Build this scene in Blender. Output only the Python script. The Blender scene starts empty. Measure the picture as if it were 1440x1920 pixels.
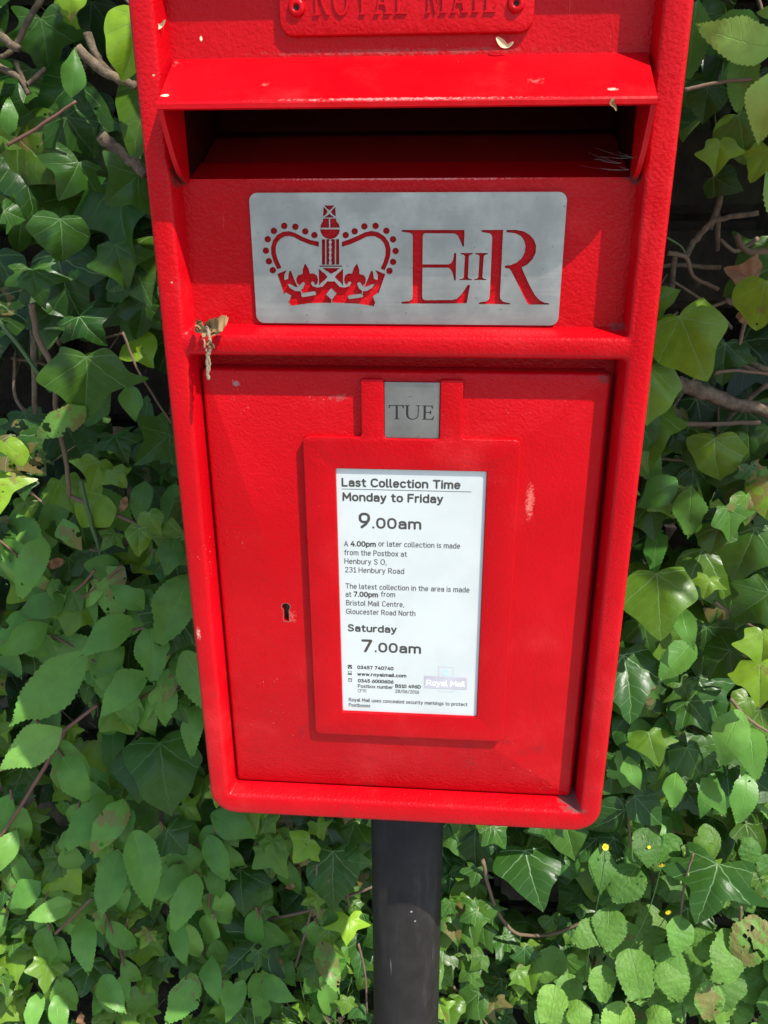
import bpy, bmesh, math, random
import numpy as np
from mathutils import Vector, Matrix, noise as mnoise

scene = bpy.context.scene
C = scene.collection
R = math.radians
GZ = 0.88                      # height of the letter box's lower edge above the ground

# ------------------------------------------------------------------ camera
CAM = Vector((0.036292, -0.620576, 0.569657 + GZ))
PITCH, YAW, ROLL, F = 0.392225, -0.0822508, -0.0062952, 1600.0
_d = Vector((math.sin(YAW)*math.cos(PITCH), math.cos(YAW)*math.cos(PITCH), -math.sin(PITCH)))
_r = Vector((math.cos(YAW), -math.sin(YAW), 0))
_u = _r.cross(_d)
CR = math.cos(ROLL)*_r + math.sin(ROLL)*_u
CU = -math.sin(ROLL)*_r + math.cos(ROLL)*_u
CD = _d
cd = bpy.data.cameras.new('camera'); cam = bpy.data.objects.new('camera', cd); C.objects.link(cam)
cd.sensor_fit = 'VERTICAL'; cd.sensor_height = 36.0; cd.lens = F/1920*36.0
cd.clip_start = 0.02; cd.clip_end = 500
m = Matrix.Identity(4)
for i in range(3):
    m[i][0] = CR[i]; m[i][1] = CU[i]; m[i][2] = -CD[i]; m[i][3] = CAM[i]
cam.matrix_world = m
scene.camera = cam

# ------------------------------------------------------------------ sky, sun, exposure
SUN = Vector((1.37, -1.0, 2.5)).normalized()
w = bpy.data.worlds.new('World'); scene.world = w; w.use_nodes = True
wn = w.node_tree; bg = wn.nodes['Background']
sky = wn.nodes.new('ShaderNodeTexSky'); sky.sky_type = 'NISHITA'; sky.sun_disc = False
sky.sun_elevation = math.asin(SUN.z); sky.sun_rotation = math.atan2(SUN.x, SUN.y)
wn.links.new(sky.outputs[0], bg.inputs[0]); bg.inputs[1].default_value = 0.15
sl = bpy.data.lights.new('sun', 'SUN'); so = bpy.data.objects.new('sun', sl); C.objects.link(so)
sl.energy = 3.9; sl.angle = R(0.5); sl.color = (1, 0.96, 0.88)
so.rotation_euler = (-SUN).to_track_quat('-Z', 'Y').to_euler(); so.location = (2, -2, 5)
scene.view_settings.view_transform = 'Standard'; scene.view_settings.look = 'None'
scene.view_settings.exposure = 0.88; scene.view_settings.gamma = 1

# ------------------------------------------------------------------ helpers
def at(px, py, y):
    """point of the plane at depth y that the photo shows at (px, py)"""
    v = CD + CR*((px-720)/F) - CU*((py-960)/F)
    return CAM + v*((y-CAM.y)/v.y)

def link(name, me, mat=None, parent=None, loc=None):
    o = bpy.data.objects.new(name, me); C.objects.link(o)
    if mat is not None and me is not None: me.materials.append(mat)
    if parent is not None: o.parent = parent
    if loc is not None: o.location = loc
    return o

def tag(o, label=None, cat=None, group=None, kind=None):
    if label: o['label'] = label
    if cat: o['category'] = cat
    if group: o['group'] = group
    if kind: o['kind'] = kind
    return o

def empty(name, loc, label, cat, group=None):
    o = bpy.data.objects.new(name, None); C.objects.link(o); o.location = loc
    o.empty_display_size = 0.05
    return tag(o, label, cat, group)

def bm_obj(name, bm, mat, parent=None, smooth=True, loc=None):
    me = bpy.data.meshes.new(name); bmesh.ops.recalc_face_normals(bm, faces=bm.faces[:])
    bm.to_mesh(me); bm.free()
    for p in me.polygons: p.use_smooth = smooth
    return link(name, me, mat, parent, loc)

def autosmooth(me, ang=35):
    """smooth faces, sharp edges above ang degrees"""
    bm = bmesh.new(); bm.from_mesh(me)
    for f in bm.faces: f.smooth = True
    for e in bm.edges:
        e.smooth = len(e.link_faces) == 2 and e.calc_face_angle(0) < R(ang)
    bm.to_mesh(me); bm.free()

def rrect(x0, z0, x1, z1, r, n=5):
    pts = []
    for cx, cz, a0 in ((x1-r, z0+r, -90), (x1-r, z1-r, 0), (x0+r, z1-r, 90), (x0+r, z0+r, 180)):
        for k in range(n+1):
            a = R(a0+90*k/n); pts.append((cx+r*math.cos(a), cz+r*math.sin(a)))
    return pts

def box2_(x0, z0, x1, z1): return [(x0, z0), (x1, z0), (x1, z1), (x0, z1)]
def round_poly(pts, r, n=4):
    """fillet every corner of a polygon; r may be a list"""
    out = []; N = len(pts)
    for i in range(N):
        p = Vector(pts[i]); a = Vector(pts[i-1]); b = Vector(pts[(i+1) % N])
        rr = r[i] if isinstance(r, (list, tuple)) else r
        u = (a-p).normalized(); v = (b-p).normalized()
        rr = min(rr, (a-p).length*.49, (b-p).length*.49)
        if rr < 1e-6: out.append(tuple(p)); continue
        for k in range(n+1):
            t = k/n; out.append(tuple((p+u*rr)*(1-t)**2 + p*2*t*(1-t) + (p+v*rr)*t*t))
    return out

def plate(name, loops, y, thick, mat, parent=None, bevel=0.0, smooth=35):
    """flat plate from closed (x, z) loops (holes and islands by nesting); front face at depth y, facing -y"""
    cu = bpy.data.curves.new('tmp', 'CURVE'); cu.dimensions = '2D'; cu.fill_mode = 'BOTH'
    for L in loops:
        s = cu.splines.new('POLY'); s.points.add(len(L)-1)
        for p, q in zip(s.points, L): p.co = (q[0], q[1], 0, 1)
        s.use_cyclic_u = True
    cu.extrude = max(thick/2-bevel, 1e-6); cu.bevel_depth = bevel; cu.offset = -bevel; cu.bevel_resolution = 2
    tmp = bpy.data.objects.new('tmp', cu); C.objects.link(tmp)
    dg = bpy.context.evaluated_depsgraph_get()
    me = bpy.data.meshes.new_from_object(tmp.evaluated_get(dg))
    bpy.data.objects.remove(tmp); bpy.data.curves.remove(cu)
    me.transform(Matrix(((1, 0, 0, 0), (0, 0, -1, y+thick/2), (0, 1, 0, 0), (0, 0, 0, 1))))
    me.name = name; me.materials.clear(); me.uv_layers.new() if not me.uv_layers else None
    bm = bmesh.new(); bm.from_mesh(me); bmesh.ops.remove_doubles(bm, verts=bm.verts[:], dist=1e-6)
    bm.to_mesh(me); bm.free()
    if smooth: autosmooth(me, smooth)
    return link(name, me, mat, parent)

def merge(name, objs, mat, parent):
    bm = bmesh.new()
    for o in objs:
        bm.from_mesh(o.data)
    me = bpy.data.meshes.new(name); bm.to_mesh(me); bm.free()
    for o in objs:
        d = o.data; bpy.data.objects.remove(o); bpy.data.meshes.remove(d)
    return link(name, me, mat, parent)

def text_mesh(s, x, z, width, y, bold=0.0, height=None):
    """lettering laid on the plane at depth y: baseline left (x, z), scaled to width (and cap height)"""
    cu = bpy.data.curves.new('tmp', 'FONT'); cu.body = s; cu.offset = bold; cu.size = 1.0
    cu.resolution_u = 3
    tmp = bpy.data.objects.new('tmp', cu); C.objects.link(tmp)
    dg = bpy.context.evaluated_depsgraph_get()
    me = bpy.data.meshes.new_from_object(tmp.evaluated_get(dg))
    bpy.data.objects.remove(tmp); bpy.data.curves.remove(cu)
    n = len(me.vertices); co = np.empty(n*3, np.float32); me.vertices.foreach_get('co', co); co = co.reshape(-1, 3)
    x0, x1 = co[:, 0].min(), co[:, 0].max(); k = width/(x1-x0)
    kz = k if height is None else height/0.70
    out = np.stack([x+(co[:, 0]-x0)*k, np.full(n, y, np.float32), z+co[:, 1]*kz], 1)
    me.vertices.foreach_set('co', out.astype(np.float32).ravel()); me.update(); me.materials.clear()
    o = bpy.data.objects.new('tmp', me); C.objects.link(o); return o

def tube(bm, pts, rads, n=7, jitter=0.0, rnd=random):
    rings = []
    for i, p in enumerate(pts):
        a = pts[max(i-1, 0)]; b = pts[min(i+1, len(pts)-1)]
        t = (b-a).normalized(); s = t.orthogonal().normalized() if i == 0 else (s - t*s.dot(t)).normalized()
        q = t.cross(s); r = rads[i] if isinstance(rads, (list, tuple)) else rads
        rings.append([bm.verts.new(p + (s*math.cos(2*math.pi*k/n)+q*math.sin(2*math.pi*k/n))*r*(1+jitter*(rnd.random()-.5))) for k in range(n)])
    for A, B in zip(rings, rings[1:]):
        for k in range(n): bm.faces.new((A[k], A[(k+1) % n], B[(k+1) % n], B[k]))
    bm.faces.new(rings[0][::-1]); bm.faces.new(rings[-1])

def spline(pts, n=5):
    P = [Vector(p) for p in pts]; out = []
    for i in range(len(P)-1):
        a = P[max(i-1, 0)]; b = P[i]; c = P[i+1]; d = P[min(i+2, len(P)-1)]
        for k in range(n):
            t = k/n; out.append(.5*((2*b)+(c-a)*t+(2*a-5*b+4*c-d)*t*t+(3*b-a-3*c+d)*t**3))
    out.append(P[-1]); return out

# ------------------------------------------------------------------ materials
def newmat(name):
    mt = bpy.data.materials.new(name); mt.use_nodes = True
    nt = mt.node_tree; return mt, nt, nt.nodes['Principled BSDF']

def val(nt, sock, x):
    if isinstance(x, bpy.types.NodeSocket): nt.links.new(x, sock)
    elif x is not None: sock.default_value = x

def MA(nt, op, a, b=None, c=None, clamp=False):
    n = nt.nodes.new('ShaderNodeMath'); n.operation = op; n.use_clamp = clamp
    val(nt, n.inputs[0], a); val(nt, n.inputs[1], b); val(nt, n.inputs[2], c); return n.outputs[0]

def MIX(nt, fac, a, b, blend='MIX'):
    n = nt.nodes.new('ShaderNodeMix'); n.data_type = 'RGBA'; n.blend_type = blend
    val(nt, n.inputs[0], fac)
    for s, x in ((n.inputs[6], a), (n.inputs[7], b)):
        if isinstance(x, bpy.types.NodeSocket): nt.links.new(x, s)
        else: s.default_value = (*x, 1) if len(x) == 3 else x
    return n.outputs[2]

def NOISE(nt, vec, scale, detail=4, rough=.5, dist=0):
    n = nt.nodes.new('ShaderNodeTexNoise'); n.inputs['Scale'].default_value = scale
    n.inputs['Detail'].default_value = detail; n.inputs['Roughness'].default_value = rough; n.inputs['Distortion'].default_value = dist
    if vec is not None: nt.links.new(vec, n.inputs['Vector'])
    return n.outputs[0]

def RAMP(nt, fac, lo, hi):
    n = nt.nodes.new('ShaderNodeMapRange'); n.interpolation_type = 'SMOOTHSTEP'
    val(nt, n.inputs[0], fac); n.inputs[1].default_value = lo; n.inputs[2].default_value = hi
    return n.outputs[0]

def MAP(nt, vec, scale=(1, 1, 1), rot=(0, 0, 0), loc=(0, 0, 0)):
    n = nt.nodes.new('ShaderNodeMapping'); nt.links.new(vec, n.inputs[0])
    n.inputs['Scale'].default_value = scale; n.inputs['Rotation'].default_value = rot; n.inputs['Location'].default_value = loc
    return n.outputs[0]

def OBJ(nt):
    return nt.nodes.new('ShaderNodeTexCoord').outputs['Object']

def BUMP(nt, bsdf, h, strength, dist, normal=None):
    n = nt.nodes.new('ShaderNodeBump'); n.inputs['Strength'].default_value = strength; n.inputs['Distance'].default_value = dist
    nt.links.new(h, n.inputs['Height'])
    if normal is not None: nt.links.new(normal, n.inputs['Normal'])
    if bsdf is not None: nt.links.new(n.outputs[0], bsdf.inputs['Normal'])
    return n.outputs[0]

def SPOT(nt, v, c, rad, scale, thr):
    """0..1 mask of a ragged stain round the point c with the half sizes rad"""
    n = MAP(nt, v, tuple(1/r for r in rad), (0, 0, 0), tuple(-a/r for a, r in zip(c, rad)))
    ln_ = nt.nodes.new('ShaderNodeVectorMath'); ln_.operation = 'LENGTH'; nt.links.new(n, ln_.inputs[0])
    f = MA(nt, 'SUBTRACT', 1, ln_.outputs['Value'], clamp=True)
    return RAMP(nt, MA(nt, 'MULTIPLY', MA(nt, 'POWER', f, .5), NOISE(nt, v, scale, 5, .7)), thr, thr+.16)
def bp(px, py, y):           # point of the photo on the box, in the postbox's own axes
    p = at(px, py, y); return (p.x, p.y-.11, p.z)
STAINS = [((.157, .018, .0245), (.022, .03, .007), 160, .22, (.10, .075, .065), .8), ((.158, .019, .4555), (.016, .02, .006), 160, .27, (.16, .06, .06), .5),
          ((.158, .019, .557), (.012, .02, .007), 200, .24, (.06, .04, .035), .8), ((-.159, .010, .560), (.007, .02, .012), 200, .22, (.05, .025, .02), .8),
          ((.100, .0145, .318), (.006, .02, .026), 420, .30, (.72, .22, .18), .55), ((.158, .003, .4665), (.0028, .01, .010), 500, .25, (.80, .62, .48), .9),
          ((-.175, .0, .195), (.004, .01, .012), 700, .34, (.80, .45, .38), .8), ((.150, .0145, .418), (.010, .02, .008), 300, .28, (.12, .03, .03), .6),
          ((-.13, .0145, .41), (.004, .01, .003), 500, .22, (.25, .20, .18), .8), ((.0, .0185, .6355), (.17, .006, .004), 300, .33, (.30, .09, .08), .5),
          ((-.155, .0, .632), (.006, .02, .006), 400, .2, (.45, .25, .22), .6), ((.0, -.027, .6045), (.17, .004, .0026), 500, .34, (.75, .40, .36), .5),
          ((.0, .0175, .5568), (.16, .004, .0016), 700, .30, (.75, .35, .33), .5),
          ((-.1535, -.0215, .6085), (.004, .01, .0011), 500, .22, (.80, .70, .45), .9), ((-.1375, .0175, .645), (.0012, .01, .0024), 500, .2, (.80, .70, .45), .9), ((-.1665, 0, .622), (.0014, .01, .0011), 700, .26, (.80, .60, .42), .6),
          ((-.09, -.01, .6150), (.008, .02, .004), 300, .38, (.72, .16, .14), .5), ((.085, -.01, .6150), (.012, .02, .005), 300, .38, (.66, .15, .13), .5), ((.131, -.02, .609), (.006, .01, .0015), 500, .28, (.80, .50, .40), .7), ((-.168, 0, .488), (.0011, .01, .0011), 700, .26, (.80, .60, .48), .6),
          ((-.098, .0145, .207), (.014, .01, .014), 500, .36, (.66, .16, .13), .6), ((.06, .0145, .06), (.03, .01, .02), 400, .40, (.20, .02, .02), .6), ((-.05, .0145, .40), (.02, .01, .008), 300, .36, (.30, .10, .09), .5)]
def red_paint(name, peel=1.0, peel_scale=420):
    mt, nt, b = newmat(name); v = OBJ(nt)
    big = NOISE(nt, v, 9, 4, .6)
    col = MIX(nt, RAMP(nt, big, .35, .75), (0.43, 0.0008, 0.0042), (0.50, 0.0022, 0.0070))
    streak = RAMP(nt, NOISE(nt, MAP(nt, v, (55, 20, 3.2)), 1, 5, .65), .52, .75)
    col = MIX(nt, MA(nt, 'MULTIPLY', streak, .30), col, (.36, .0035, .006))
    col = MIX(nt, MA(nt, 'MULTIPLY', RAMP(nt, NOISE(nt, MAP(nt, v, (1, 1, 1), (0, 0, 0), (3, 1, 7)), 13, 5, .65), .5, .8), .45), col, (.60, .028, .030))
    def flecks(sc_, th, lo, hi):
        vo = nt.nodes.new('ShaderNodeTexVoronoi'); vo.inputs['Scale'].default_value = sc_
        nt.links.new(v, vo.inputs['Vector'])
        return MA(nt, 'MULTIPLY', MA(nt, 'LESS_THAN', vo.outputs['Distance'], th), RAMP(nt, NOISE(nt, v, 17, 4, .7), lo, hi))
    st = NOISE(nt, MAP(nt, v, (900, 200, 38), (0, .5, 0)), 1, 3, .6)
    scuff = MA(nt, 'MULTIPLY', RAMP(nt, st, .68, .78), RAMP(nt, NOISE(nt, v, 14, 2), .52, .70))
    dirt = MA(nt, 'MULTIPLY', RAMP(nt, NOISE(nt, v, 60, 5, .7), .56, .74), RAMP(nt, NOISE(nt, v, 6, 2), .48, .68))
    col = MIX(nt, MA(nt, 'MULTIPLY', dirt, .45), col, (.20, .012, .014))
    col = MIX(nt, MA(nt, 'MULTIPLY', scuff, .35), col, (.74, .20, .17))
    col = MIX(nt, MA(nt, 'MULTIPLY', flecks(150, .075, .58, .66), .30), col, (.75, .45, .38))
    col = MIX(nt, MA(nt, 'MULTIPLY', flecks(330, .10, .60, .68), .42), col, (.75, .30, .26))
    for c, r, sc_, th, sc2, am in STAINS:
        c = (c[0], c[1]-.11, c[2]+GZ)
        col = MIX(nt, MA(nt, 'MULTIPLY', SPOT(nt, v, c, r, sc_, th), am), col, sc2)
    nt.links.new(col, b.inputs['Base Color'])
    nt.links.new(MA(nt, 'ADD', MA(nt, 'MULTIPLY', NOISE(nt, v, 30, 3), .18), .22), b.inputs['Roughness'])
    b.inputs['Specular IOR Level'].default_value = .16
    h = MA(nt, 'ADD', NOISE(nt, v, peel_scale, 2, .5), MA(nt, 'MULTIPLY', NOISE(nt, v, peel_scale*.28, 2), .6))
    BUMP(nt, b, h, .40*peel, .0013)
    return mt

def simple(name, col, rough=.5, metal=0, spec=.5):
    mt, nt, b = newmat(name)
    v = OBJ(nt); n = RAMP(nt, NOISE(nt, v, 40, 4), .3, .7)
    c2 = tuple(x*.8 for x in col)
    nt.links.new(MIX(nt, n, c2, col), b.inputs['Base Color'])
    b.inputs['Roughness'].default_value = rough; b.inputs['Metallic'].default_value = metal
    b.inputs['Specular IOR Level'].default_value = spec
    return mt

def steel(name, sx, sz, base=.455, rough=.36):
    mt, nt, b = newmat(name); v = OBJ(nt)
    br = NOISE(nt, MAP(nt, v, (sx, 300, sz)), 1, 4, .6)
    bl = NOISE(nt, v, 28, 4, .6)
    col = MIX(nt, RAMP(nt, bl, .3, .75), (base*.76, base*.745, base*.70), (base*1.12, base*1.09, base*1.0))
    col = MIX(nt, RAMP(nt, NOISE(nt, v, 420, 2), .70, .76), col, (base*.55, base*.5, base*.47))
    nt.links.new(col, b.inputs['Base Color']); b.inputs['Metallic'].default_value = 1
    nt.links.new(MA(nt, 'ADD', MA(nt, 'MULTIPLY', br, .22), rough), b.inputs['Roughness'])
    BUMP(nt, b, br, .12, .0004)
    return mt

M_RED = red_paint('red_paint')
M_REDS = red_paint('red_paint_smooth', .35, 300)
M_SLOTSHADE = simple('black_slot_shade', (.05, .003, .003), .8, 0, .1)  # near black paints in the darkness inside the slot
M_DARK = simple('dark_gap', (.015, .006, .006), .8)
M_STEEL = steel('brushed_plate', 30, 900)
M_TAB = steel('brushed_tablet', 120, 2600, .32, .34)
M_INK = simple('engraved_black', (.012, .012, .012), .5)
M_TXT = simple('printed_text', (.055, .05, .042), .6)
M_TXT2 = simple('printed_grey', (.20, .19, .18), .6)
M_LILAC = simple('logo_lilac', (.51, .49, .52), .5)
M_CYAN = simple('logo_blue', (.50, .70, .76), .5)
def paper_mat():
    mt, nt, b = newmat('notice_paper'); v = OBJ(nt)
    c = MIX(nt, RAMP(nt, NOISE(nt, v, 25, 4), .35, .8), (.575, .605, .58), (.52, .55, .525))
    cr = MA(nt, 'MULTIPLY', RAMP(nt, NOISE(nt, MAP(nt, v, (420, 10, 16)), 1, 3), .70, .74), .3)
    c = MIX(nt, cr, c, (.5, .55, .56))
    nt.links.new(c, b.inputs['Base Color']); b.inputs['Roughness'].default_value = .25
    BUMP(nt, b, NOISE(nt, v, 14, 2), .1, .002)
    return mt
M_PAPER = paper_mat()
def pole_mat():
    mt, nt, b = newmat('black_pole_paint'); v = OBJ(nt)
    c = MIX(nt, RAMP(nt, NOISE(nt, v, 30, 5, .7), .35, .75), (.0115, .0098, .0088), (.021, .0185, .017))
    vo = nt.nodes.new('ShaderNodeTexVoronoi'); vo.inputs['Scale'].default_value = 90; nt.links.new(v, vo.inputs['Vector'])
    fl = MA(nt, 'MULTIPLY', MA(nt, 'LESS_THAN', vo.outputs['Distance'], .12), RAMP(nt, NOISE(nt, v, 18, 2), .56, .68))
    c = MIX(nt, MA(nt, 'MULTIPLY', RAMP(nt, NOISE(nt, MAP(nt, v, (60, 60, 9)), 1, 5, .7), .5, .72), .5), c, (.045, .042, .038))
    c = MIX(nt, MA(nt, 'MULTIPLY', fl, .6), c, (.5, .48, .44))
    sc = MA(nt, 'MULTIPLY', RAMP(nt, NOISE(nt, MAP(nt, v, (260, 260, 14), (.25, .3, 0)), 1, 3), .72, .76), .35)
    c = MIX(nt, sc, c, (.3, .3, .29))
    nt.links.new(c, b.inputs['Base Color']); b.inputs['Roughness'].default_value = .55; b.inputs['Specular IOR Level'].default_value = .25
    BUMP(nt, b, NOISE(nt, v, 300, 3), .15, .0006)
    return mt
M_POLE = pole_mat()

# ------------------------------------------------------------------ ground, pavement
def sheet(name, x0, y0, x1, y1, z, mat, n=1, amp=0):
    bm = bmesh.new(); bmesh.ops.create_grid(bm, x_segments=n, y_segments=n, size=.5)
    for v in bm.verts:
        v.co = Vector((x0+(v.co.x+.5)*(x1-x0), y0+(v.co.y+.5)*(y1-y0), z))
        if amp: v.co.z += amp*mnoise.noise(v.co*9)
    return bm_obj(name, bm, mat)
def ground_mat(name, a, b_, sc, bump):
    mt, nt, b = newmat(name); v = OBJ(nt)
    n = NOISE(nt, v, sc, 6, .65)
    nt.links.new(MIX(nt, RAMP(nt, n, .3, .7), a, b_), b.inputs['Base Color']); b.inputs['Roughness'].default_value = .9
    BUMP(nt, b, n, bump, .01); return mt
tag(sheet('ground', -120, -120, 120, 120, 0, ground_mat('grass_ground', (.05, .075, .025), (.08, .10, .035), 3, .5)), kind='structure')
tag(sheet('soil', -2.6, -.02, 2.6, .66, .006, ground_mat('soil', (.035, .024, .015), (.085, .06, .04), 40, 1), 60, .012), kind='structure')
tag(sheet('pavement', -14, -2.3, 14, -.03, .012, ground_mat('pavement', (.30, .29, .27), (.40, .385, .36), 18, .3)), kind='structure')
tag(sheet('road', -60, -9.5, 60, -2.45, .008, ground_mat('asphalt', (.075, .075, .075), (.11, .108, .105), 60, .4)), kind='structure')
_bm = bmesh.new(); bmesh.ops.create_cube(_bm, size=1)
for _v in _bm.verts: _v.co = Vector((_v.co.x*28, -2.375+_v.co.y*.15, .0+_v.co.z*.04))
tag(bm_obj('kerb', _bm, ground_mat('kerb_stone', (.26, .25, .24), (.34, .33, .31), 30, .4), smooth=False), kind='structure')

# ================================================================== THE POSTBOX
box = empty('postbox', (0, 0.11, 0), 'red metal letter box with crown plate and collection notice on a black pole', 'postbox')
PB = Matrix.Translation(-Vector((0, .11, 0)))
def own(o, parent=box):
    """child of the postbox; its mesh was built in world axes with z from the box's lower edge"""
    o.parent = parent
    return o
def Z(me_obj):
    """lift a mesh built with z=0 at the box's lower edge and move it into the postbox's own axes"""
    me_obj.data.transform(Matrix.Translation((0, -.11, GZ))); return me_obj

TOP = .755                      # body height
# -- body shell: rounded front frame with two framed openings, sides, back
def loop_v(bm, pts, y): return [bm.verts.new((p[0], y, p[1])) for p in pts]
def bridge(bm, A, B):
    n = len(A)
    for k in range(n): bm.faces.new((A[k], A[(k+1) % n], B[(k+1) % n], B[k]))
def outer(i, r=.024):
    a = rrect(-.18+i, 0+i, .18-i, TOP-i, r-i*.6, 8)
    return a
def opening(l, r_, b, t, rad=.003):
    return rrect(l, b, r_, t, rad, 3)
bm = bmesh.new()
O = [loop_v(bm, outer(i), y) for i, y in ((.0045, 0), (.0022, .0006), (.0008, .002), (0, .0045), (0, .215), (.006, .222))]
for A, B in zip(O, O[1:]): bridge(bm, A, B)
bm.faces.new(O[-1])
# upper opening: flat edge at y=0 -> bevel -> recess plane y=.018
UP = [((-.1652, .1630, .4475, .7000), 0), ((-.1636, .1614, .4495, .6988), .0008), ((-.1622, .1604, .4508, .6980), .0028),
      ((-.1592, .1590, .4552, .6965), .018)]
LO = [((-.1655, .1638, .0195, .4385), 0), ((-.1632, .1620, .0212, .4362), .0012), ((-.1618, .1610, .0222, .4345), .004),
      ((-.1588, .1588, .0262, .4335), .0158), ((-.1588, .1588, .0262, .4335), .034)]
ui = [loop_v(bm, opening(*d), y) for d, y in UP]
li = [loop_v(bm, opening(*d), y) for d, y in LO]
for L in (ui, li):
    for A, B in zip(L, L[1:]): bridge(bm, A, B)
bm.faces.new(li[-1])           # back of the door recess
edges = []
for L in (O[0], ui[0], li[0]):
    for k in range(len(L)):
        edges.append(bm.edges.get((L[k], L[(k+1) % len(L)])))
bmesh.ops.triangle_fill(bm, edges=edges, use_beauty=True, normal=(0, -1, 0))
# recess panel of the upper opening, with the posting slot cut out of it
SL = (-.1560, .1560, .5572, .6315)
slot = loop_v(bm, rrect(SL[0], SL[2], SL[1], SL[3], .002, 2), .018)
edges = [bm.edges.get((ui[-1][k], ui[-1][(k+1) % len(ui[-1])])) for k in range(len(ui[-1]))]
edges += [bm.edges.new((slot[k], slot[(k+1) % len(slot)])) for k in range(len(slot))]
bmesh.ops.triangle_fill(bm, edges=edges, use_beauty=True, normal=(0, -1, 0))
body = bm_obj('body_shell', bm, M_RED, box); autosmooth(body.data, 40); Z(body)

# -- inside of the slot: sill sloping up and in, black inside with its shade put into the colour
bm = bmesh.new()
prof = [(.0185, .5566), (.028, .5584), (.044, .5622), (.062, .5680)]
rows = [[bm.verts.new((x, y, z)) for x in (-.1565, .1565)] for y, z in prof]
for A, B in zip(rows, rows[1:]): bm.faces.new((A[0], A[1], B[1], B[0]))
sill = Z(bm_obj('slot_sill', bm, M_REDS, box))
bm = bmesh.new()            # added strip carrying the sill inwards, its darker red stands in for shade
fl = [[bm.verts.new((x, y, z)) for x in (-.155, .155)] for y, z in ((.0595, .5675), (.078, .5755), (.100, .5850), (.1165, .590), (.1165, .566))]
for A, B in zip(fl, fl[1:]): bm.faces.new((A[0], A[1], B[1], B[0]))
Z(bm_obj('slot_sill_shade', bm, simple('dark_red_sill_shade', (.24, .004, .004), .5), box))
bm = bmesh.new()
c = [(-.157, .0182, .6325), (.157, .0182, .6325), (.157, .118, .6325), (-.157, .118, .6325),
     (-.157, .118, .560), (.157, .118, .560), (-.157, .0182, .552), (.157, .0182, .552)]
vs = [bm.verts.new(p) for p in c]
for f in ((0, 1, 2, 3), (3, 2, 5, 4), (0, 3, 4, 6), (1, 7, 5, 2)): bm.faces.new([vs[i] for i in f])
inner_shade = Z(bm_obj('slot_inner_shade', bm, M_SLOTSHADE, box, smooth=False))

# -- hood over the slot: sloping sheet with two side cheeks, 2.6 mm sheet
bm = bmesh.new(); T = .0034
def hood_profile(k):        # outer top line from the recess plane to the lip, (y, z)
    return [(.0188, .6335), (.0165, .6318), (-.0245, .6060), (-.0275, .6045)][k]
xs = (-.1572, .1572)
X0 = (-.1572, .1590)
P = [[bm.verts.new((x, *hood_profile(k))) for x in (-.1572-.0006*(3-k)*0, .1574)] for k in range(4)]
for A, B in zip(P, P[1:]): bm.faces.new((A[0], A[1], B[1], B[0]))
Q = [[bm.verts.new((x, y, z)) for x in (-.1572, .1574)] for y, z in ((-.0284, .6030), (-.0283, .6002), (-.0258, .5994), (.0185, .6270))]
prev = P[-1]
for A in Q: bm.faces.new((prev[0], prev[1], A[1], A[0])); prev = A
# cheeks
for s in (-1, 1):
    xo = -.1572 if s < 0 else .1574
    xi = xo - s*T
    front = [(-.0279, .6036), (-.0256, .5955), (-.0185, .5840), (-.0105, .5720), (-.0010, .5618), (.0090, .5562), (.0190, .5545)]
    back = [(.0190, .630), (.0190, .620), (.0190, .608), (.0190, .595), (.0190, .58), (.0190, .568), (.0190, .556)]
    back[0] = (.0190, .6318)
    rowsO = []; rowsI = []
    for (fy, fz), (by, bz) in zip(front, back):
        rowsO.append((bm.verts.new((xo, fy, fz)), bm.verts.new((xo, by, bz))))
        rowsI.append((bm.verts.new((xi, fy+.0002, fz)), bm.verts.new((xi, by, bz))))
    for a, b_ in zip(rowsO, rowsO[1:]): bm.faces.new((a[0], a[1], b_[1], b_[0]))
    for a, b_ in zip(rowsI, rowsI[1:]): bm.faces.new((a[0], a[1], b_[1], b_[0]))
    for a, b_, c_, d_ in zip(rowsO, rowsO[1:], rowsI, rowsI[1:]): bm.faces.new((a[0], b_[0], d_[0], c_[0]))
hood = bm_obj('hood', bm, M_REDS, box); autosmooth(hood.data, 30); Z(hood)

# -- door slab with rounded edges
kx, kz, kr = -.1010, .2155, .0036
kh = [(kx+kr*math.cos(R(a)), kz+kr*math.sin(R(a))) for a in range(-50, 231, 14)]
kh += [(kx-.0023, .2015), (kx+.0023, .2015)]
door = Z(plate('door', [round_poly([(-.1572, .0272), (.1542, .0272), (.1542, .4215), (-.1572, .4215)], .005, 5)], .015, .016, M_RED, box, .003))
# cut the keyhole through the front of the door slab
bm = bmesh.new(); bm.from_mesh(door.data)
for f in [f for f in bm.faces if abs(f.normal.y) > .999 and f.calc_center_median().y < -.094]: bmesh.ops.delete(bm, geom=[f], context='FACES_ONLY')
be = [e for e in bm.edges if len(e.link_faces) == 1]
yv = be[0].verts[0].co.y
k0 = [bm.verts.new((p[0], yv, p[1]+GZ)) for p in kh]; k1 = [bm.verts.new((p[0], yv+.007, p[1]+GZ)) for p in kh]
be += [bm.edges.new((k0[i], k0[(i+1) % len(k0)])) for i in range(len(k0))]
bridge(bm, k0, k1)
bmesh.ops.triangle_fill(bm, edges=be, use_beauty=True, normal=(0, -1, 0))
bmesh.ops.recalc_face_normals(bm, faces=bm.faces[:])
bm.to_mesh(door.data); bm.free(); autosmooth(door.data, 35)
klock = Z(plate('lock', [box2_(kx-.006, .198, kx+.006, .222)], .0221, .001, simple('lock_steel', (.05, .045, .042), .5, .6), None)); klock.parent = door
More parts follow.
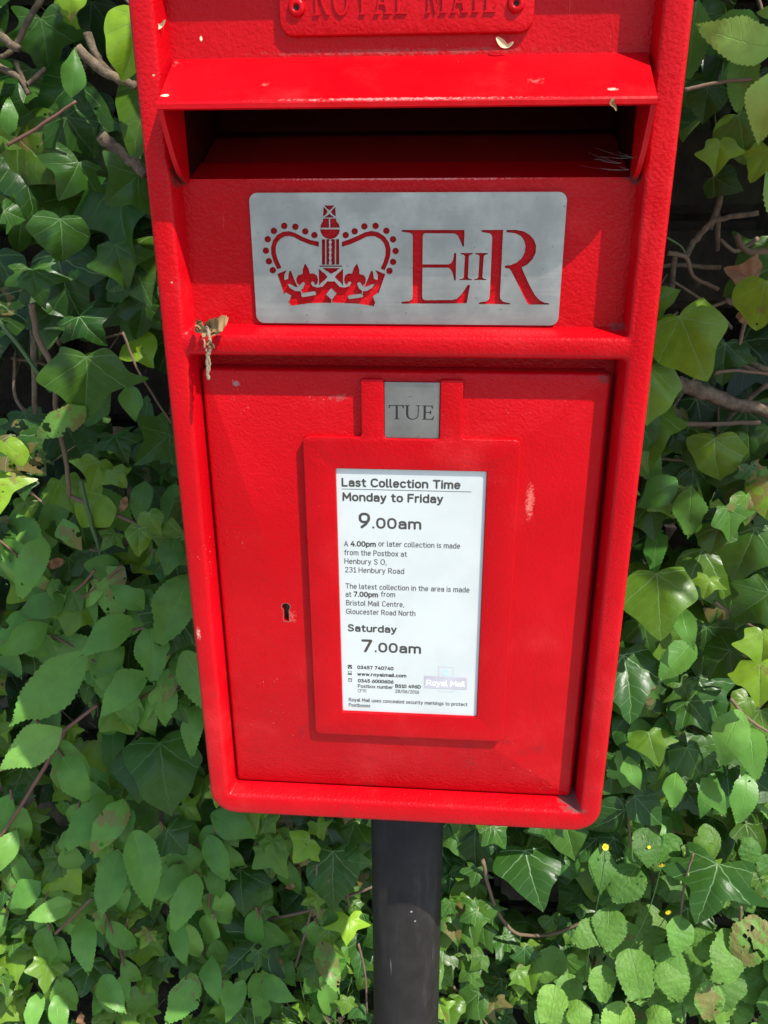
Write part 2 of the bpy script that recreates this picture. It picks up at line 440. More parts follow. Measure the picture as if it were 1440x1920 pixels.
krim = Z(plate('keyhole_rim', [[(kx+(p[0]-kx)*1.16, kz-.003+(p[1]-kz+.003)*1.05) for p in kh], kh], .01492, .0006, simple('worn_metal', (.26, .12, .10), .5), None)); krim.parent = door

# -- raised notice frame with two prongs that hold the day tablet
nf = [(-.0792, .0890), (.0900, .0890), (.0900, .3702), (.0446, .3702), (.0446, .4162), (.0275, .4162), (.0275, .3694),
      (-.0154, .3694), (-.0154, .4162), (-.0328, .4162), (-.0328, .3702), (-.0792, .3702)]
rad = [.006, .006, .006, .003, .0022, .0022, .003, .003, .0022, .0022, .003, .006]
hole = rrect(-.0540, .1140, .0650, .3440, .0016, 3)
nframe = Z(plate('notice_frame', [round_poly(nf, rad), hole], .0097, .0053, M_RED, box, .0009))

# -- notice sheet and its printing
YP = .0120
sheet_o = Z(plate('notice_sheet', [rrect(-.0538, .1142, .0648, .3438, .001, 2)], YP, .0012, M_PAPER, box))
TX = YP-.00012
def ln(s, px0, px1, py, bold=0., h=None):
    a = at(px0, py, TX); b = at(px1, py, TX)
    return text_mesh(s, a.x, a.z-GZ, b.x-a.x, TX, bold, h)
def el(cx, cz, rx, rz, a0, a1, n=10):
    out = []
    for k in range(n+1):
        a = R(a0+(a1-a0)*k/n); c, d = math.cos(a), math.sin(a)
        out.append((cx+rx*math.copysign(abs(c)**.82, c), cz+rz*math.copysign(abs(d)**.82, d)))
    return out
BOWL = el(.23, .35, .23, .35, 0, 360, 16)
ARCH = [(0, .42)]+el(.22, .42, .22, .28, 180, 0, 8)+[(.44, 0)]
GL = {   # rounded single-stroke lettering: width, strokes (capital height 1, x-height .7)
 'a': (.43, [el(.22, .42, .21, .28, 150, 0, 6)+[(.43, 0)], [(.43, .40), (.2, .40)]+el(.2, .2, .19, .2, 90, 270, 6)+[(.3, .02), (.43, .14)]]),
 'b': (.46, [[(0, 1), (0, 0)], BOWL]), 'c': (.40, [el(.23, .35, .23, .35, 42, 318, 12)]), 'd': (.46, [[(.46, 1), (.46, 0)], BOWL]),
 'e': (.45, [[(.02, .36), (.45, .36)]+el(.23, .35, .22, .35, 2, 312, 14)]), 'f': (.30, [[(.32, 1), (.24, 1), (.15, .93), (.12, .8), (.12, 0)], [(0, .7), (.30, .7)]]),
 'g': (.46, [BOWL, [(.46, .7), (.46, -.06), (.40, -.22), (.26, -.29), (.06, -.25)]]), 'h': (.44, [[(0, 1), (0, 0)], ARCH]), 'i': (.02, [[(0, .7), (0, 0)], [(0, .95), (0, .97)]]),
 'k': (.42, [[(0, 1), (0, 0)], [(.4, .7), (.02, .32)], [(.14, .42), (.42, 0)]]), 'l': (.10, [[(0, 1), (0, .12), (.03, .02), (.12, 0)]]),
 'm': (.74, [[(0, .7), (0, 0)], [(0, .46)]+el(.185, .46, .185, .24, 180, 0, 7)+[(.37, 0)], [(.37, .46)]+el(.555, .46, .185, .24, 180, 0, 7)+[(.74, 0)]]),
 'n': (.44, [[(0, .7), (0, 0)], ARCH]), 'o': (.46, [BOWL]), 'p': (.46, [[(0, .7), (0, -.3)], BOWL]), 'q': (.46, [[(.46, .7), (.46, -.3)], BOWL]),
 'r': (.26, [[(0, .7), (0, 0)], [(0, .42), (.05, .6), (.15, .69), (.28, .7)]]),
 's': (.36, [[(.35, .61), (.27, .69), (.12, .70), (.03, .62), (.03, .48), (.12, .39), (.26, .34), (.36, .25), (.35, .09), (.25, .0), (.10, .0), (.0, .09)]]),
 't': (.30, [[(.12, .92), (.12, .18), (.15, .05), (.22, 0), (.31, .01)], [(0, .7), (.30, .7)]]), 'u': (.44, [[(0, .7), (0, .26)]+el(.22, .26, .22, .26, 180, 300, 6)+[(.44, .16)], [(.44, .7), (.44, 0)]]),
 'v': (.42, [[(0, .7), (.21, 0), (.42, .7)]]), 'w': (.66, [[(0, .7), (.165, 0), (.33, .66), (.495, 0), (.66, .7)]]), 'x': (.42, [[(0, .7), (.42, 0)], [(.42, .7), (0, 0)]]), 'y': (.42, [[(0, .7), (.21, .02)], [(.42, .7), (.19, -.10), (.12, -.26), (.0, -.29)]]),
 'A': (.62, [[(0, 0), (.31, 1), (.62, 0)], [(.11, .32), (.51, .32)]]), 'B': (.52, [[(.28, .54), (0, .54), (0, 1), (.28, 1)]+el(.28, .77, .2, .23, 90, -90, 6)+el(.28, .27, .25, .27, 90, -90, 6)+[(0, 0), (0, .54)]]),
 'C': (.56, [el(.32, .5, .32, .5, 45, 315, 14)]), 'D': (.56, [[(0, 0), (0, 1), (.24, 1)]+el(.24, .5, .34, .5, 90, -90, 10)+[(0, 0)]]), 'F': (.46, [[(0, 0), (0, 1), (.46, 1)], [(0, .53), (.40, .53)]]),
 'G': (.60, [el(.32, .5, .32, .5, 48, 330, 14)+[(.62, .48), (.36, .48)]]), 'H': (.56, [[(0, 0), (0, 1)], [(.56, 0), (.56, 1)], [(0, .52), (.56, .52)]]), 'L': (.44, [[(0, 1), (0, 0), (.44, 0)]]),
 'M': (.70, [[(0, 0), (.03, 1), (.35, .30), (.67, 1), (.70, 0)]]), 'N': (.56, [[(0, 0), (0, 1), (.56, 0), (.56, 1)]]), 'O': (.64, [el(.32, .5, .32, .5, 0, 360, 18)]),
 'P': (.52, [[(0, 0), (0, 1), (.26, 1)]+el(.26, .73, .25, .27, 90, -90, 7)+[(0, .46)]]), 'R': (.54, [[(0, 0), (0, 1), (.26, 1)]+el(.26, .74, .25, .26, 90, -90, 7)+[(0, .48)], [(.27, .48), (.54, 0)]]),
 'S': (.50, [[(.48, .86), (.38, .98), (.22, 1), (.07, .93), (.02, .77), (.09, .62), (.25, .53), (.42, .43), (.50, .28), (.44, .09), (.28, 0), (.11, .02), (0, .14)]]), 'T': (.58, [[(0, 1), (.58, 1)], [(.29, 1), (.29, 0)]]),
 '0': (.50, [el(.25, .5, .25, .5, 0, 360, 16)]), '1': (.30, [[(0, .80), (.22, 1), (.22, 0)], [(.02, 0), (.40, 0)]]), '2': (.48, [[(.02, .82), (.10, .96), (.26, 1), (.42, .93), (.47, .76), (.38, .56), (0, 0), (.48, 0)]]),
 '3': (.48, [[(.02, .9), (.2, 1), (.40, .95), (.46, .78), (.38, .6), (.2, .54), (.40, .48), (.49, .28), (.40, .06), (.2, 0), (0, .1)]]), '4': (.54, [[(.36, 1), (0, .28), (.56, .28)], [(.42, .56), (.42, 0)]]),
 '5': (.48, [[(.44, 1), (.08, 1), (.04, .56), (.24, .62), (.42, .54), (.48, .32), (.40, .08), (.20, 0), (0, .08)]]), '6': (.50, [[(.40, 1), (.18, .78), (.04, .5), (.0, .3)]+el(.25, .31, .25, .31, 180, 540, 14)]),
 '7': (.48, [[(0, 1), (.48, 1), (.14, 0)]]), '8': (.50, [el(.25, .77, .2, .23, 0, 360, 12), el(.25, .27, .25, .27, 0, 360, 12)]), '9': (.50, [[(.10, 0), (.32, .22), (.46, .5), (.50, .7)]+el(.25, .69, .25, .31, 0, 360, 14)]),
 '.': (.02, [[(0, 0), (0, .02)]]), ',': (.04, [[(.04, .03), (-.02, -.16)]]), '/': (.36, [[(0, -.08), (.36, 1.02)]]),
}
def split_sharp(L, ang=58):
    out = [[L[0]]]
    for i in range(1, len(L)):
        out[-1].append(L[i])
        if i < len(L)-1:
            a = Vector(L[i])-Vector(L[i-1]); b = Vector(L[i+1])-Vector(L[i])
            if a.length > 1e-6 and b.length > 1e-6 and a.angle(b) > R(ang): out.append([L[i]])
    return out
def ln(s, px0, px1, py, cap, sw, gap=.24):
    """one line of lettering from px0 to px1 on the baseline py; capital height and stroke width in photo pixels"""
    a = at(px0, py, TX); b = at(px1, py, TX); W_ = b.x-a.x; u = W_/(px1-px0)
    rad_ = sw*u/2; H_ = cap*u-2*rad_
    tot = sum((GL[ch][0]+gap) if ch != ' ' else .36 for ch in s)-gap
    kx = (W_-2*rad_)/tot; x = a.x+rad_; z0 = a.z-GZ+rad_; bm = bmesh.new(); n8 = 8
    for ch in s:
        if ch == ' ': x += .36*kx; continue
        for L in [q for L_ in GL[ch][1] for q in split_sharp(L_)]:
            P = [Vector((x+q[0]*kx, 0, z0+q[1]*H_)) for q in L]
            Q = [P[0]]
            for q in P[1:]:
                if (q-Q[-1]).length > rad_*.05: Q.append(q)
            if len(Q) < 2: Q.append(Q[0]+Vector((0, 0, rad_*.1)))
            # rounded ends: extra shrinking rings
            d0 = (Q[0]-Q[1]).normalized(); d1 = (Q[-1]-Q[-2]).normalized()
            path = [(Q[0]+d0*rad_*.98, .2), (Q[0]+d0*rad_*.7, .71)]+[(q, 1) for q in Q]+[(Q[-1]+d1*rad_*.7, .71), (Q[-1]+d1*rad_*.98, .2)]
            pr = None
            for i, (q, f) in enumerate(path):
                tg = (path[min(i+1, len(path)-1)][0]-path[max(i-1, 0)][0]).normalized(); sd = Vector((tg.z, 0, -tg.x))
                row = [bm.verts.new(Vector(q)+sd*rad_*f*c_+Vector((0, e_*.00010*f, 0))) for c_, e_ in ((-1, .6), (-.85, -.4), (0, -1), (.85, -.4), (1, .6))]
                if pr:
                    for k in range(4): bm.faces.new((pr[k], pr[k+1], row[k+1], row[k]))
                pr = row
        x += (GL[ch][0]+gap)*kx
    for v in bm.verts: v.co.y += TX
    me = bpy.data.meshes.new('tmp'); bm.to_mesh(me); bm.free()
    o = bpy.data.objects.new('tmp', me); C.objects.link(o); return o
dark = [ln('Last Collection Time', 640.5, 863.5, 912.5, 18, 3.6), ln('Monday to Friday', 642, 831, 939.5, 18, 3.6),
        ln('9', 672.5, 694.5, 990.5, 32, 5.2), ln('.00am', 698, 790, 991, 22.5, 4.2), ln('Saturday', 652, 744, 1184, 16, 3.2), ln('7', 678, 698.5, 1223, 28, 5.0), ln('.00am', 702.5, 789.5, 1223, 21.5, 4.1),
        ln('4.00pm', 657, 705, 1024.5, 11.5, 2.3), ln('7.00pm', 663, 709, 1119, 11.5, 2.3), ln('BS10 496D', 741, 789, 1289.5, 8, 1.7), ln('03457 740740', 670, 738, 1254.5, 8, 1.7),
        ln('www.royalmail.com', 670, 762, 1267, 8, 1.7), ln('0345 6000606', 671, 738, 1279.5, 8, 1.7)]
thin = [ln('A', 645, 653, 1024.5, 11.5, 1.5), ln('or later collection is made', 709.5, 863, 1024.5, 11.5, 1.5), ln('from the Postbox at', 645.5, 763, 1040.7, 11.5, 1.5),
        ln('Henbury S O,', 646, 725, 1057, 11.5, 1.5), ln('231 Henbury Road', 647, 758, 1073, 11.5, 1.5),
        ln('The latest collection in the area is made', 648, 880.5, 1103.7, 11.5, 1.5), ln('at', 648, 659, 1119, 11.5, 1.5), ln('from', 714, 741, 1119, 11.5, 1.5),
        ln('Bristol Mail Centre,', 649, 758, 1135, 11.5, 1.5), ln('Gloucester Road North', 649, 779, 1151, 11.5, 1.5),
        ln('Postbox number', 671, 737, 1289.5, 8, 1.3), ln('28/06/2016', 741, 786, 1299, 7.5, 1.1),
        ln('Royal Mail uses concealed security markings to protect', 654, 877, 1315, 8.2, 1.2), ln('Postboxes', 654, 694, 1325, 8.2, 1.2)]
rule_a = at(641, 917, TX); rule_b = at(884, 917, TX)
dark.append(plate('tmp', [[(rule_a.x, rule_a.z-GZ), (rule_b.x, rule_a.z-GZ), (rule_b.x, rule_a.z-GZ+.00035), (rule_a.x, rule_a.z-GZ+.00035)]], TX-.00005, .0001, None, None, 0, 0))
# small icons: telephone, laptop, text-phone
def icon(loops, px, py, s):
    a = at(px, py, TX); return plate('tmp', [[(a.x+x*s, a.z-GZ+z*s) for x, z in L] for L in loops], TX, .0001, None, None, 0, 0)
phone = [[(-1, -.8), (1, -.8), (.8, .1), (.35, .35), (.35, .5), (1, .45), (1, .75), (.6, 1), (-.6, 1), (-1, .75), (-1, .45), (-.35, .5), (-.35, .35), (-.8, .1)],
         [(.3*math.cos(a), -.3+.3*math.sin(a)) for a in [k*math.pi/4 for k in range(8)]]]
laptop = [[(-.8, -.1), (.8, -.1), (.8, 1), (-.8, 1)], [(-.62, .05), (.62, .05), (.62, .85), (-.62, .85)], [(-1, -.9), (1, -.9), (.8, -.25), (-.8, -.25)]]
tphone = [[(-1, .3), (-.7, .3), (-.55, .6), (.55, .6), (.7, .3), (1, .3), (.8, .9), (-.8, .9)], [(-.8, -.9), (.8, -.9), (.7, .2), (-.7, .2)], [(-.55, -.7), (.55, -.7), (.5, 0), (-.5, 0)]]
icons = [icon(phone, 656, 1250.5, .0021), icon(laptop, 656, 1262, .0020), icon(tphone, 656.5, 1275, .0020)]
dark += icons[:1]; thin += icons[1:]
M_TXT3 = simple('printed_thin', (.095, .09, .085), .6)
for o in dark+thin:
    Z(o); k_ = 'icon' if o in icons else ('rule' if o is dark[13] else 'text_line')
    merge(k_, [o], M_TXT if o in dark else M_TXT3, sheet_o)
cp = ln('CP70', 671, 687, 1298, 7.5, 1.0); cp.data.transform(Matrix.Translation((0, -.11, GZ))); merge('text_line', [cp], M_TXT2, sheet_o)
# faded logo: outlined stamp with a crown behind a lilac banner
p0 = at(821.5, 1297, TX); p1 = at(850.5, 1251, TX)
fr = [(p0.x, p0.z-GZ), (p1.x, p0.z-GZ), (p1.x, p1.z-GZ), (p0.x, p1.z-GZ)]
i_ = .00028; fi = [(fr[0][0]+i_, fr[0][1]+i_), (fr[1][0]-i_, fr[1][1]+i_), (fr[2][0]-i_, fr[2][1]-i_), (fr[3][0]+i_, fr[3][1]-i_)]
st1 = plate('tmp', [fr, fi], TX, .0001, None, None, 0, 0)
q0 = at(795.5, 1289.5, TX); q1 = at(876, 1270.5, TX)
ban = plate('tmp', [[(q0.x, q0.z-GZ), (q1.x, q0.z-GZ), (q1.x, q1.z-GZ), (q0.x, q1.z-GZ)]], TX-.0001, .0001, None, None, 0, 0)
for o in (st1, ban): Z(o)
merge('logo_banner', [st1, ban], M_LILAC, sheet_o)
lw = ln('Royal Mail', 799, 871.5, 1285.5, 13, 2.4, .2); lw.data.transform(Matrix.Translation((0, -.11-.00016, GZ))); merge('logo_lettering', [lw], simple('logo_white', (.80, .84, .84), .5), sheet_o)
cr_ = [[(-.7, -.9), (.7, -.9), (1, .25), (.85, .55), (.5, .62), (.12, .45), (.12, .95), (-.12, .95), (-.12, .45), (-.5, .62), (-.85, .55), (-1, .25)],
       [(-.6, -.25), (-.12, -.25), (-.12, .2), (-.5, .38), (-.75, .2)], [(.12, -.25), (.6, -.25), (.75, .2), (.5, .38), (.12, .2)]]
ci = icon(cr_, 836, 1260.5, .0036); Z(ci); merge('logo_crown', [ci], M_CYAN, sheet_o)

# -- day tablet, engraved TUE
tab = Z(plate('day_tablet', [round_poly([(-.0150, .3696), (.0271, .3696), (.0271, .4138), (-.0150, .4138)], [.002, .002, .0003, .0003])], .0114, .003, M_TAB, box, .0002))
def strokes(polys, px, py, sx, sz, y, t, step=0):
    out = []
    for k, L in enumerate(polys):
        out.append(plate('tmp', [[(px+a*sx, py+b*sz) for a, b in L]], y-step*k, t+step*k, None, None, 0, 0))
    return out
def box2(x0, z0, x1, z1): return [(x0, z0), (x1, z0), (x1, z1), (x0, z1)]
SER = {
 'T': (.85, [[(.34, 0), (.66, 0), (.66, .035), (.555, .07), (.555, .94), (.80, .94), (.88, .76), (.92, .76), (.91, 1.02), (.86, 1), (.06, 1), (.02, 1.02), (.0, .76), (.04, .76), (.12, .94), (.425, .94), (.425, .07), (.34, .035)]]),
 'U': (.95, [[(0, 1), (0, .965), (.10, .94), (.10, .34), (.16, .13), (.32, .0), (.52, -.02), (.72, .05), (.83, .2), (.86, .38), (.86, .94), (.97, .965), (.97, 1), (.69, 1), (.69, .965), (.80, .94), (.80, .38), (.76, .2), (.66, .09), (.52, .05), (.36, .08), (.26, .2), (.24, .36), (.24, .94), (.34, .965), (.34, 1)]]),
 'E': (.72, [[(0, 0), (.68, 0), (.74, .26), (.70, .26), (.60, .07), (.24, .06), (.24, .49), (.46, .49), (.52, .38), (.56, .38), (.56, .66), (.52, .66), (.46, .55), (.24, .55), (.24, .94), (.54, .94), (.62, .78), (.66, .78), (.65, 1), (0, 1), (0, .965), (.10, .94), (.10, .06), (0, .035)]]),
 'R': (.86, [[(0, 0), (.36, 0), (.36, .04), (.25, .07), (.25, .46), (.40, .46), (.66, .1), (.78, .0), (.92, 0), (.92, .04), (.84, .07), (.54, .49), (.66, .58), (.70, .74), (.62, .92), (.44, 1), (0, 1), (0, .96), (.11, .93), (.11, .07), (0, .04)], [(.25, .53), (.25, .93), (.42, .92), (.53, .82), (.55, .72), (.51, .60), (.40, .53)]]),
 'O': (1.0, [[(.5+.48*math.cos(a), .5+.52*math.sin(a)) for a in [k*math.pi/12 for k in range(24)]], [(.5+.33*math.cos(a), .5+.45*math.sin(a)) for a in [k*math.pi/12 for k in range(24)]]]),
 'Y': (.9, [[(.30, 0), (.64, 0), (.64, .04), (.54, .07), (.54, .44), (.80, .93), (.92, .96), (.92, 1), (.62, 1), (.62, .96), (.72, .93), (.50, .52), (.28, .93), (.36, .96), (.36, 1), (0, 1), (0, .96), (.10, .93), (.40, .42), (.40, .07), (.30, .04)]]),
 'A': (.95, [[(0, 0), (.30, 0), (.30, .04), (.20, .07), (.27, .27), (.60, .27), (.68, .07), (.58, .04), (.58, 0), (.97, 0), (.97, .04), (.86, .07), (.52, 1.0), (.46, 1.0), (.12, .07), (0, .04)], [(.30, .34), (.44, .76), (.58, .34)]]),
 'L': (.75, [[(0, 0), (.68, 0), (.74, .28), (.70, .28), (.58, .07), (.25, .06), (.25, .93), (.36, .96), (.36, 1), (0, 1), (0, .96), (.11, .93), (.11, .07), (0, .04)]]),
 'M': (1.2, [[(0, 0), (.26, 0), (.26, .04), (.16, .07), (.19, .82), (.54, 0), (.58, 0), (.92, .82), (.94, .07), (.84, .04), (.84, 0), (1.2, 0), (1.2, .04), (1.09, .07), (1.05, .93), (1.14, .96), (1.14, 1), (.92, 1), (.60, .24), (.28, 1), (.04, 1), (.04, .96), (.14, .93), (.10, .07), (0, .04)]]),
 'I': (.4, [[(0, 0), (.37, 0), (.37, .04), (.26, .07), (.26, .93), (.37, .96), (.37, 1), (0, 1), (0, .96), (.11, .93), (.11, .07), (0, .04)]]),
}
def serif(word, x0, x1, z, h, y, t, gap=.14, space=.6):
    wtot = sum((SER[ch][0]+gap) if ch != ' ' else space for ch in word)-gap
    k = (x1-x0)/wtot; x = x0; out = []
    for ch in word:
        if ch == ' ': x += space*k; continue
        out.append(plate('tmp', [[(x+a*k, z+b*h) for a, b in L] for L in SER[ch][1]], y, t, None, None, 0, 0)); x += (SER[ch][0]+gap)*k
    return out
tl = serif('TUE', -.0118, .0229, .3848, .0112, .01135, .0003, .10)
for o in tl: merge('letter', [Z(o)], M_INK, tab)

# -- stainless crest plate: laser-cut crown and cypher
YC = .0155
def cp_(pts, ox, oz, s):           # read off the photograph at crop scale s
    out = []
    for a, b in pts:
        p = at(ox+a/s, oz+b/s, YC); out.append((p.x, p.z-GZ))
    return out
def arc(cx, cy, r, a0, a1, n): return [(cx+r*math.cos(R(a0+(a1-a0)*k/n)), cy+r*math.sin(R(a0+(a1-a0)*k/n))) for k in range(n+1)]
def mirx(L, c): return [(2*c-a, b) for a, b in L][::-1]
E_ = [(56, 98), (66, 92), (570, 92), (572, 120), (567, 225), (562, 230), (555, 226), (530, 165), (512, 135), (490, 122), (250, 119), (236, 126), (230, 145), (228, 374), (440, 374), (465, 362), (478, 335), (486, 288), (495, 278), (504, 284), (500, 503), (493, 508), (486, 500), (476, 452), (462, 420), (440, 402), (228, 402), (226, 640), (232, 658), (250, 667), (470, 665), (510, 655), (550, 615), (596, 545), (608, 539), (616, 548), (590, 690), (580, 694), (62, 697), (53, 690), (60, 680), (120, 674), (140, 662), (146, 640), (148, 150), (143, 128), (128, 117), (62, 108)]
I1 = [(537, 281), (640, 281), (640, 289), (615, 297), (607, 308), (600, 478), (606, 490), (632, 496), (632, 503), (529, 503), (529, 496), (558, 490), (566, 478), (574, 310), (566, 297), (540, 290)]
I2 = [(658, 281), (763, 281), (763, 289), (738, 297), (729, 308), (718, 478), (726, 490), (750, 496), (750, 503), (651, 503), (651, 496), (676, 490), (684, 478), (694, 310), (687, 297), (660, 290)]
R1 = [(710, 100), (716, 92), (889, 91), (886, 130), (862, 640), (868, 660), (890, 680), (944, 692), (944, 702), (690, 700), (686, 691), (700, 684), (752, 676), (772, 660), (778, 630), (798, 160), (795, 138), (780, 122), (715, 110)]
R2 = [(914, 92), (990, 91), (1055, 103), (1105, 132), (1140, 172), (1158, 222), (1154, 280), (1128, 332), (1088, 374), (1040, 400), (1060, 448), (1110, 558), (1150, 628), (1185, 666), (1225, 687), (1264, 693), (1262, 703), (1095, 705), (1080, 682), (1040, 602), (985, 492), (955, 432), (938, 410), (902, 403), (902, 384), (950, 379), (1000, 358), (1040, 323), (1063, 278), (1070, 228), (1060, 180), (1033, 143), (990, 121), (945, 114), (917, 112)]
cyph = [cp_(L, 740, 410, 4.364) for L in (E_, I1, I2, R1, R2)]
CX = 722
holes = []
for cx, cy in ((302, 305), (402, 313), (491, 355), (574, 388), (209, 350), (154, 425), (137, 528), (164, 624), (199, 704),
               (855, 388), (936, 354), (1023, 310), (1124, 305), (1221, 349), (1281, 426), (1304, 531), (1281, 629), (1249, 710)):
    holes.append(arc(cx, cy, 30, 0, 330, 11))
archL = [(614, 448), (540, 432), (470, 405), (400, 368), (345, 352), (290, 358), (240, 385), (200, 435), (182, 500), (185, 560), (205, 625), (238, 695), (278, 682), (245, 610), (228, 550), (226, 500), (240, 455), (270, 420), (310, 400), (350, 397), (390, 408), (450, 440), (530, 472), (614, 494)]
archR = [(820, 448), (890, 425), (960, 395), (1030, 362), (1090, 350), (1150, 362), (1205, 398), (1245, 455), (1260, 520), (1255, 580), (1235, 640), (1205, 705), (1168, 690), (1195, 630), (1212, 570), (1214, 510), (1200, 465), (1170, 428), (1120, 400), (1080, 398), (1040, 405), (980, 435), (900, 470), (820, 494)]
holes += [archL, archR]
holes += [[(662, 121), (752, 121), (730, 150), (708, 166), (686, 150)], [(655, 134), (684, 160), (694, 181), (676, 205), (652, 222)],
          [(762, 134), (766, 222), (742, 205), (722, 181), (734, 160)], [(662, 230), (690, 212), (708, 196), (728, 212), (756, 230)]]
holes += [[(652, 238), (704, 238), (706, 322), (626, 322), (633, 290), (650, 264)], [(715, 238), (768, 238), (772, 264), (794, 290), (802, 322), (716, 322)]]
holes += [arc(714, 336, 88, 0, 180, 16)]
holes += [box2(641, 425, 671, 655), box2(768, 425, 797, 655)]
sh = [(681, 425), (709, 425), (709, 655), (681, 655)]; holes += [sh, [(724, 425), (757, 425), (757, 655), (724, 655)]]
holes += [box2(620, 662, 824, 673)]
holes += [[(645, 684), (804, 684), (765, 715), (724, 738), (684, 712)], [(613, 690), (640, 715), (668, 735), (692, 765), (665, 795), (632, 820), (613, 848)],
          [(832, 690), (806, 715), (782, 735), (756, 765), (782, 795), (812, 820), (832, 848)]]
bandL = [(325, 702), (303, 745), (305, 792), (336, 782), (347, 712), (362, 708), (395, 790), (424, 858), (395, 852), (360, 833), (333, 830), (352, 862), (400, 890), (440, 892), (470, 868), (488, 824), (470, 811), (452, 828), (440, 848), (416, 826), (408, 785), (425, 750), (468, 737), (468, 700), (488, 642), (520, 685), (533, 735), (565, 732), (597, 752), (607, 790), (600, 825), (580, 840), (566, 812), (552, 806), (542, 822), (560, 848), (600, 860), (645, 852), (692, 802)]
band = bandL + [(722, 806)] + [(2*CX-a+2, b) for a, b in bandL[::-1]] + [(1212, 740), (1150, 915), (1108, 1030), (950, 1006), (726, 998), (520, 1004), (360, 1027), (296, 915), (240, 738)]
holes += [band]
crown = [cp_(L, 470, 360, 4.8) for L in holes]
pl = rrect(-.1110, .4566, .1122, .5480, .0058, 6)
main = Z(plate('tmp', [pl]+cyph+crown, YC, .0025, None, None, 0, 30))
isl = [[(722, 868), (771, 915), (731, 970), (679, 922)], [(726, 966), (732, 966), (732, 1002), (726, 1002)],
       round_poly([(452, 915), (580, 893), (590, 925), (462, 948)], 14), [(446, 886), (454, 884), (466, 915), (458, 917)],
       round_poly([(872, 935), (1003, 915), (1014, 945), (882, 965)], 14), [(1004, 886), (1011, 888), (1006, 925), (999, 925)],
       [(312, 905), (364, 935), (345, 986), (288, 965)], [(1146, 908), (1100, 940), (1118, 990), (1174, 968)]]
isl += [arc(717, y_, 14, 0, 330, 9) for y_ in (450, 497, 545, 592, 637)]
isl = [Z(plate('tmp', [cp_(L, 470, 360, 4.8)], YC-.00008, .0025, None, None, 0, 30)) for L in isl]
merge('crest_plate', [main]+isl, M_STEEL, box)

# -- raised name plate above the hood
npl = Z(plate('name_plate', [rrect(-.0830, .6448, .0828, .6925, .009, 6)], .0138, .0052, M_RED, box, .0012))
nl = serif('ROYAL MAIL', -.0600, .0590, .6565, .0200, .0126, .0020, .26, .75)
for o in nl: merge('letter', [Z(o)], M_REDS, npl)
for x in (-.0712, .0710):
    bm = bmesh.new(); n = 20
    prof = [(.0058, .0140), (.0056, .0128), (.0046, .0117), (.0030, .0113), (.0021, .0116), (.0018, .0128)]
    rings = [[bm.verts.new((x+r*math.cos(2*math.pi*k/n), y, .6612+r*math.sin(2*math.pi*k/n))) for k in range(n)] for r, y in prof]
    for A, B in zip(rings, rings[1:]): bridge(bm, A, B)
    bm.faces.new(rings[-1])
    sc_ = Z(bm_obj('screw', bm, M_REDS, npl))
    hol = Z(plate('screw_hole', [arc(x, .6612, .0017, 0, 330, 11)], .01262, .0002, M_DARK, None)); hol.parent = npl

# -- pole
bm = bmesh.new(); n = 48
rings = [[bm.verts.new((-.0008+.0395*math.cos(2*math.pi*k/n), .112+.0395*math.sin(2*math.pi*k/n), z)) for k in range(n)] for z in (-GZ-.05, -.6, -.3, -.001)]
for A, B in zip(rings, rings[1:]): bridge(bm, A, B)
bm.faces.new(rings[-1])
pole = Z(bm_obj('pole', bm, M_POLE, box))

# ================================================================== LEAVES
def cat(pts, n):
    P = [np.array(p, float) for p in pts]; out = []
    for i in range(len(P)-1):
        a = P[max(i-1, 0)]; b = P[i]; c = P[i+1]; d = P[min(i+2, len(P)-1)]
        for k in range(n):
            t = k/n; out.append(.5*((2*b)+(c-a)*t+(2*a-5*b+4*c-d)*t*t+(3*b-a-3*c+d)*t**3))
    out.append(P[-1]); return np.array(out)
SHAPES = {
 'ivy3': [(0, .07), (.10, -.01), (.26, -.03), (.40, .06), (.47, .24), (.66, .36), (.46, .50), (.29, .60), (.20, .74), (.10, .89), (0, 1)],
 'ivy5': [(0, .09), (.09, .0), (.24, -.08), (.44, -.06), (.38, .10), (.52, .24), (.74, .38), (.48, .46), (.27, .54), (.20, .70), (.10, .87), (0, 1)],
 'heart': [(0, .06), (.11, -.02), (.28, -.03), (.43, .10), (.48, .30), (.42, .50), (.28, .70), (.12, .88), (0, 1)],
 'ovate': [(0, 0), (.08, .05), (.175, .19), (.235, .36), (.225, .53), (.155, .72), (.06, .88), (.018, .955), (0, 1)],
 'broad': [(0, 0), (.10, .02), (.27, .12), (.36, .32), (.345, .54), (.24, .77), (.10, .93), (0, 1)],
}
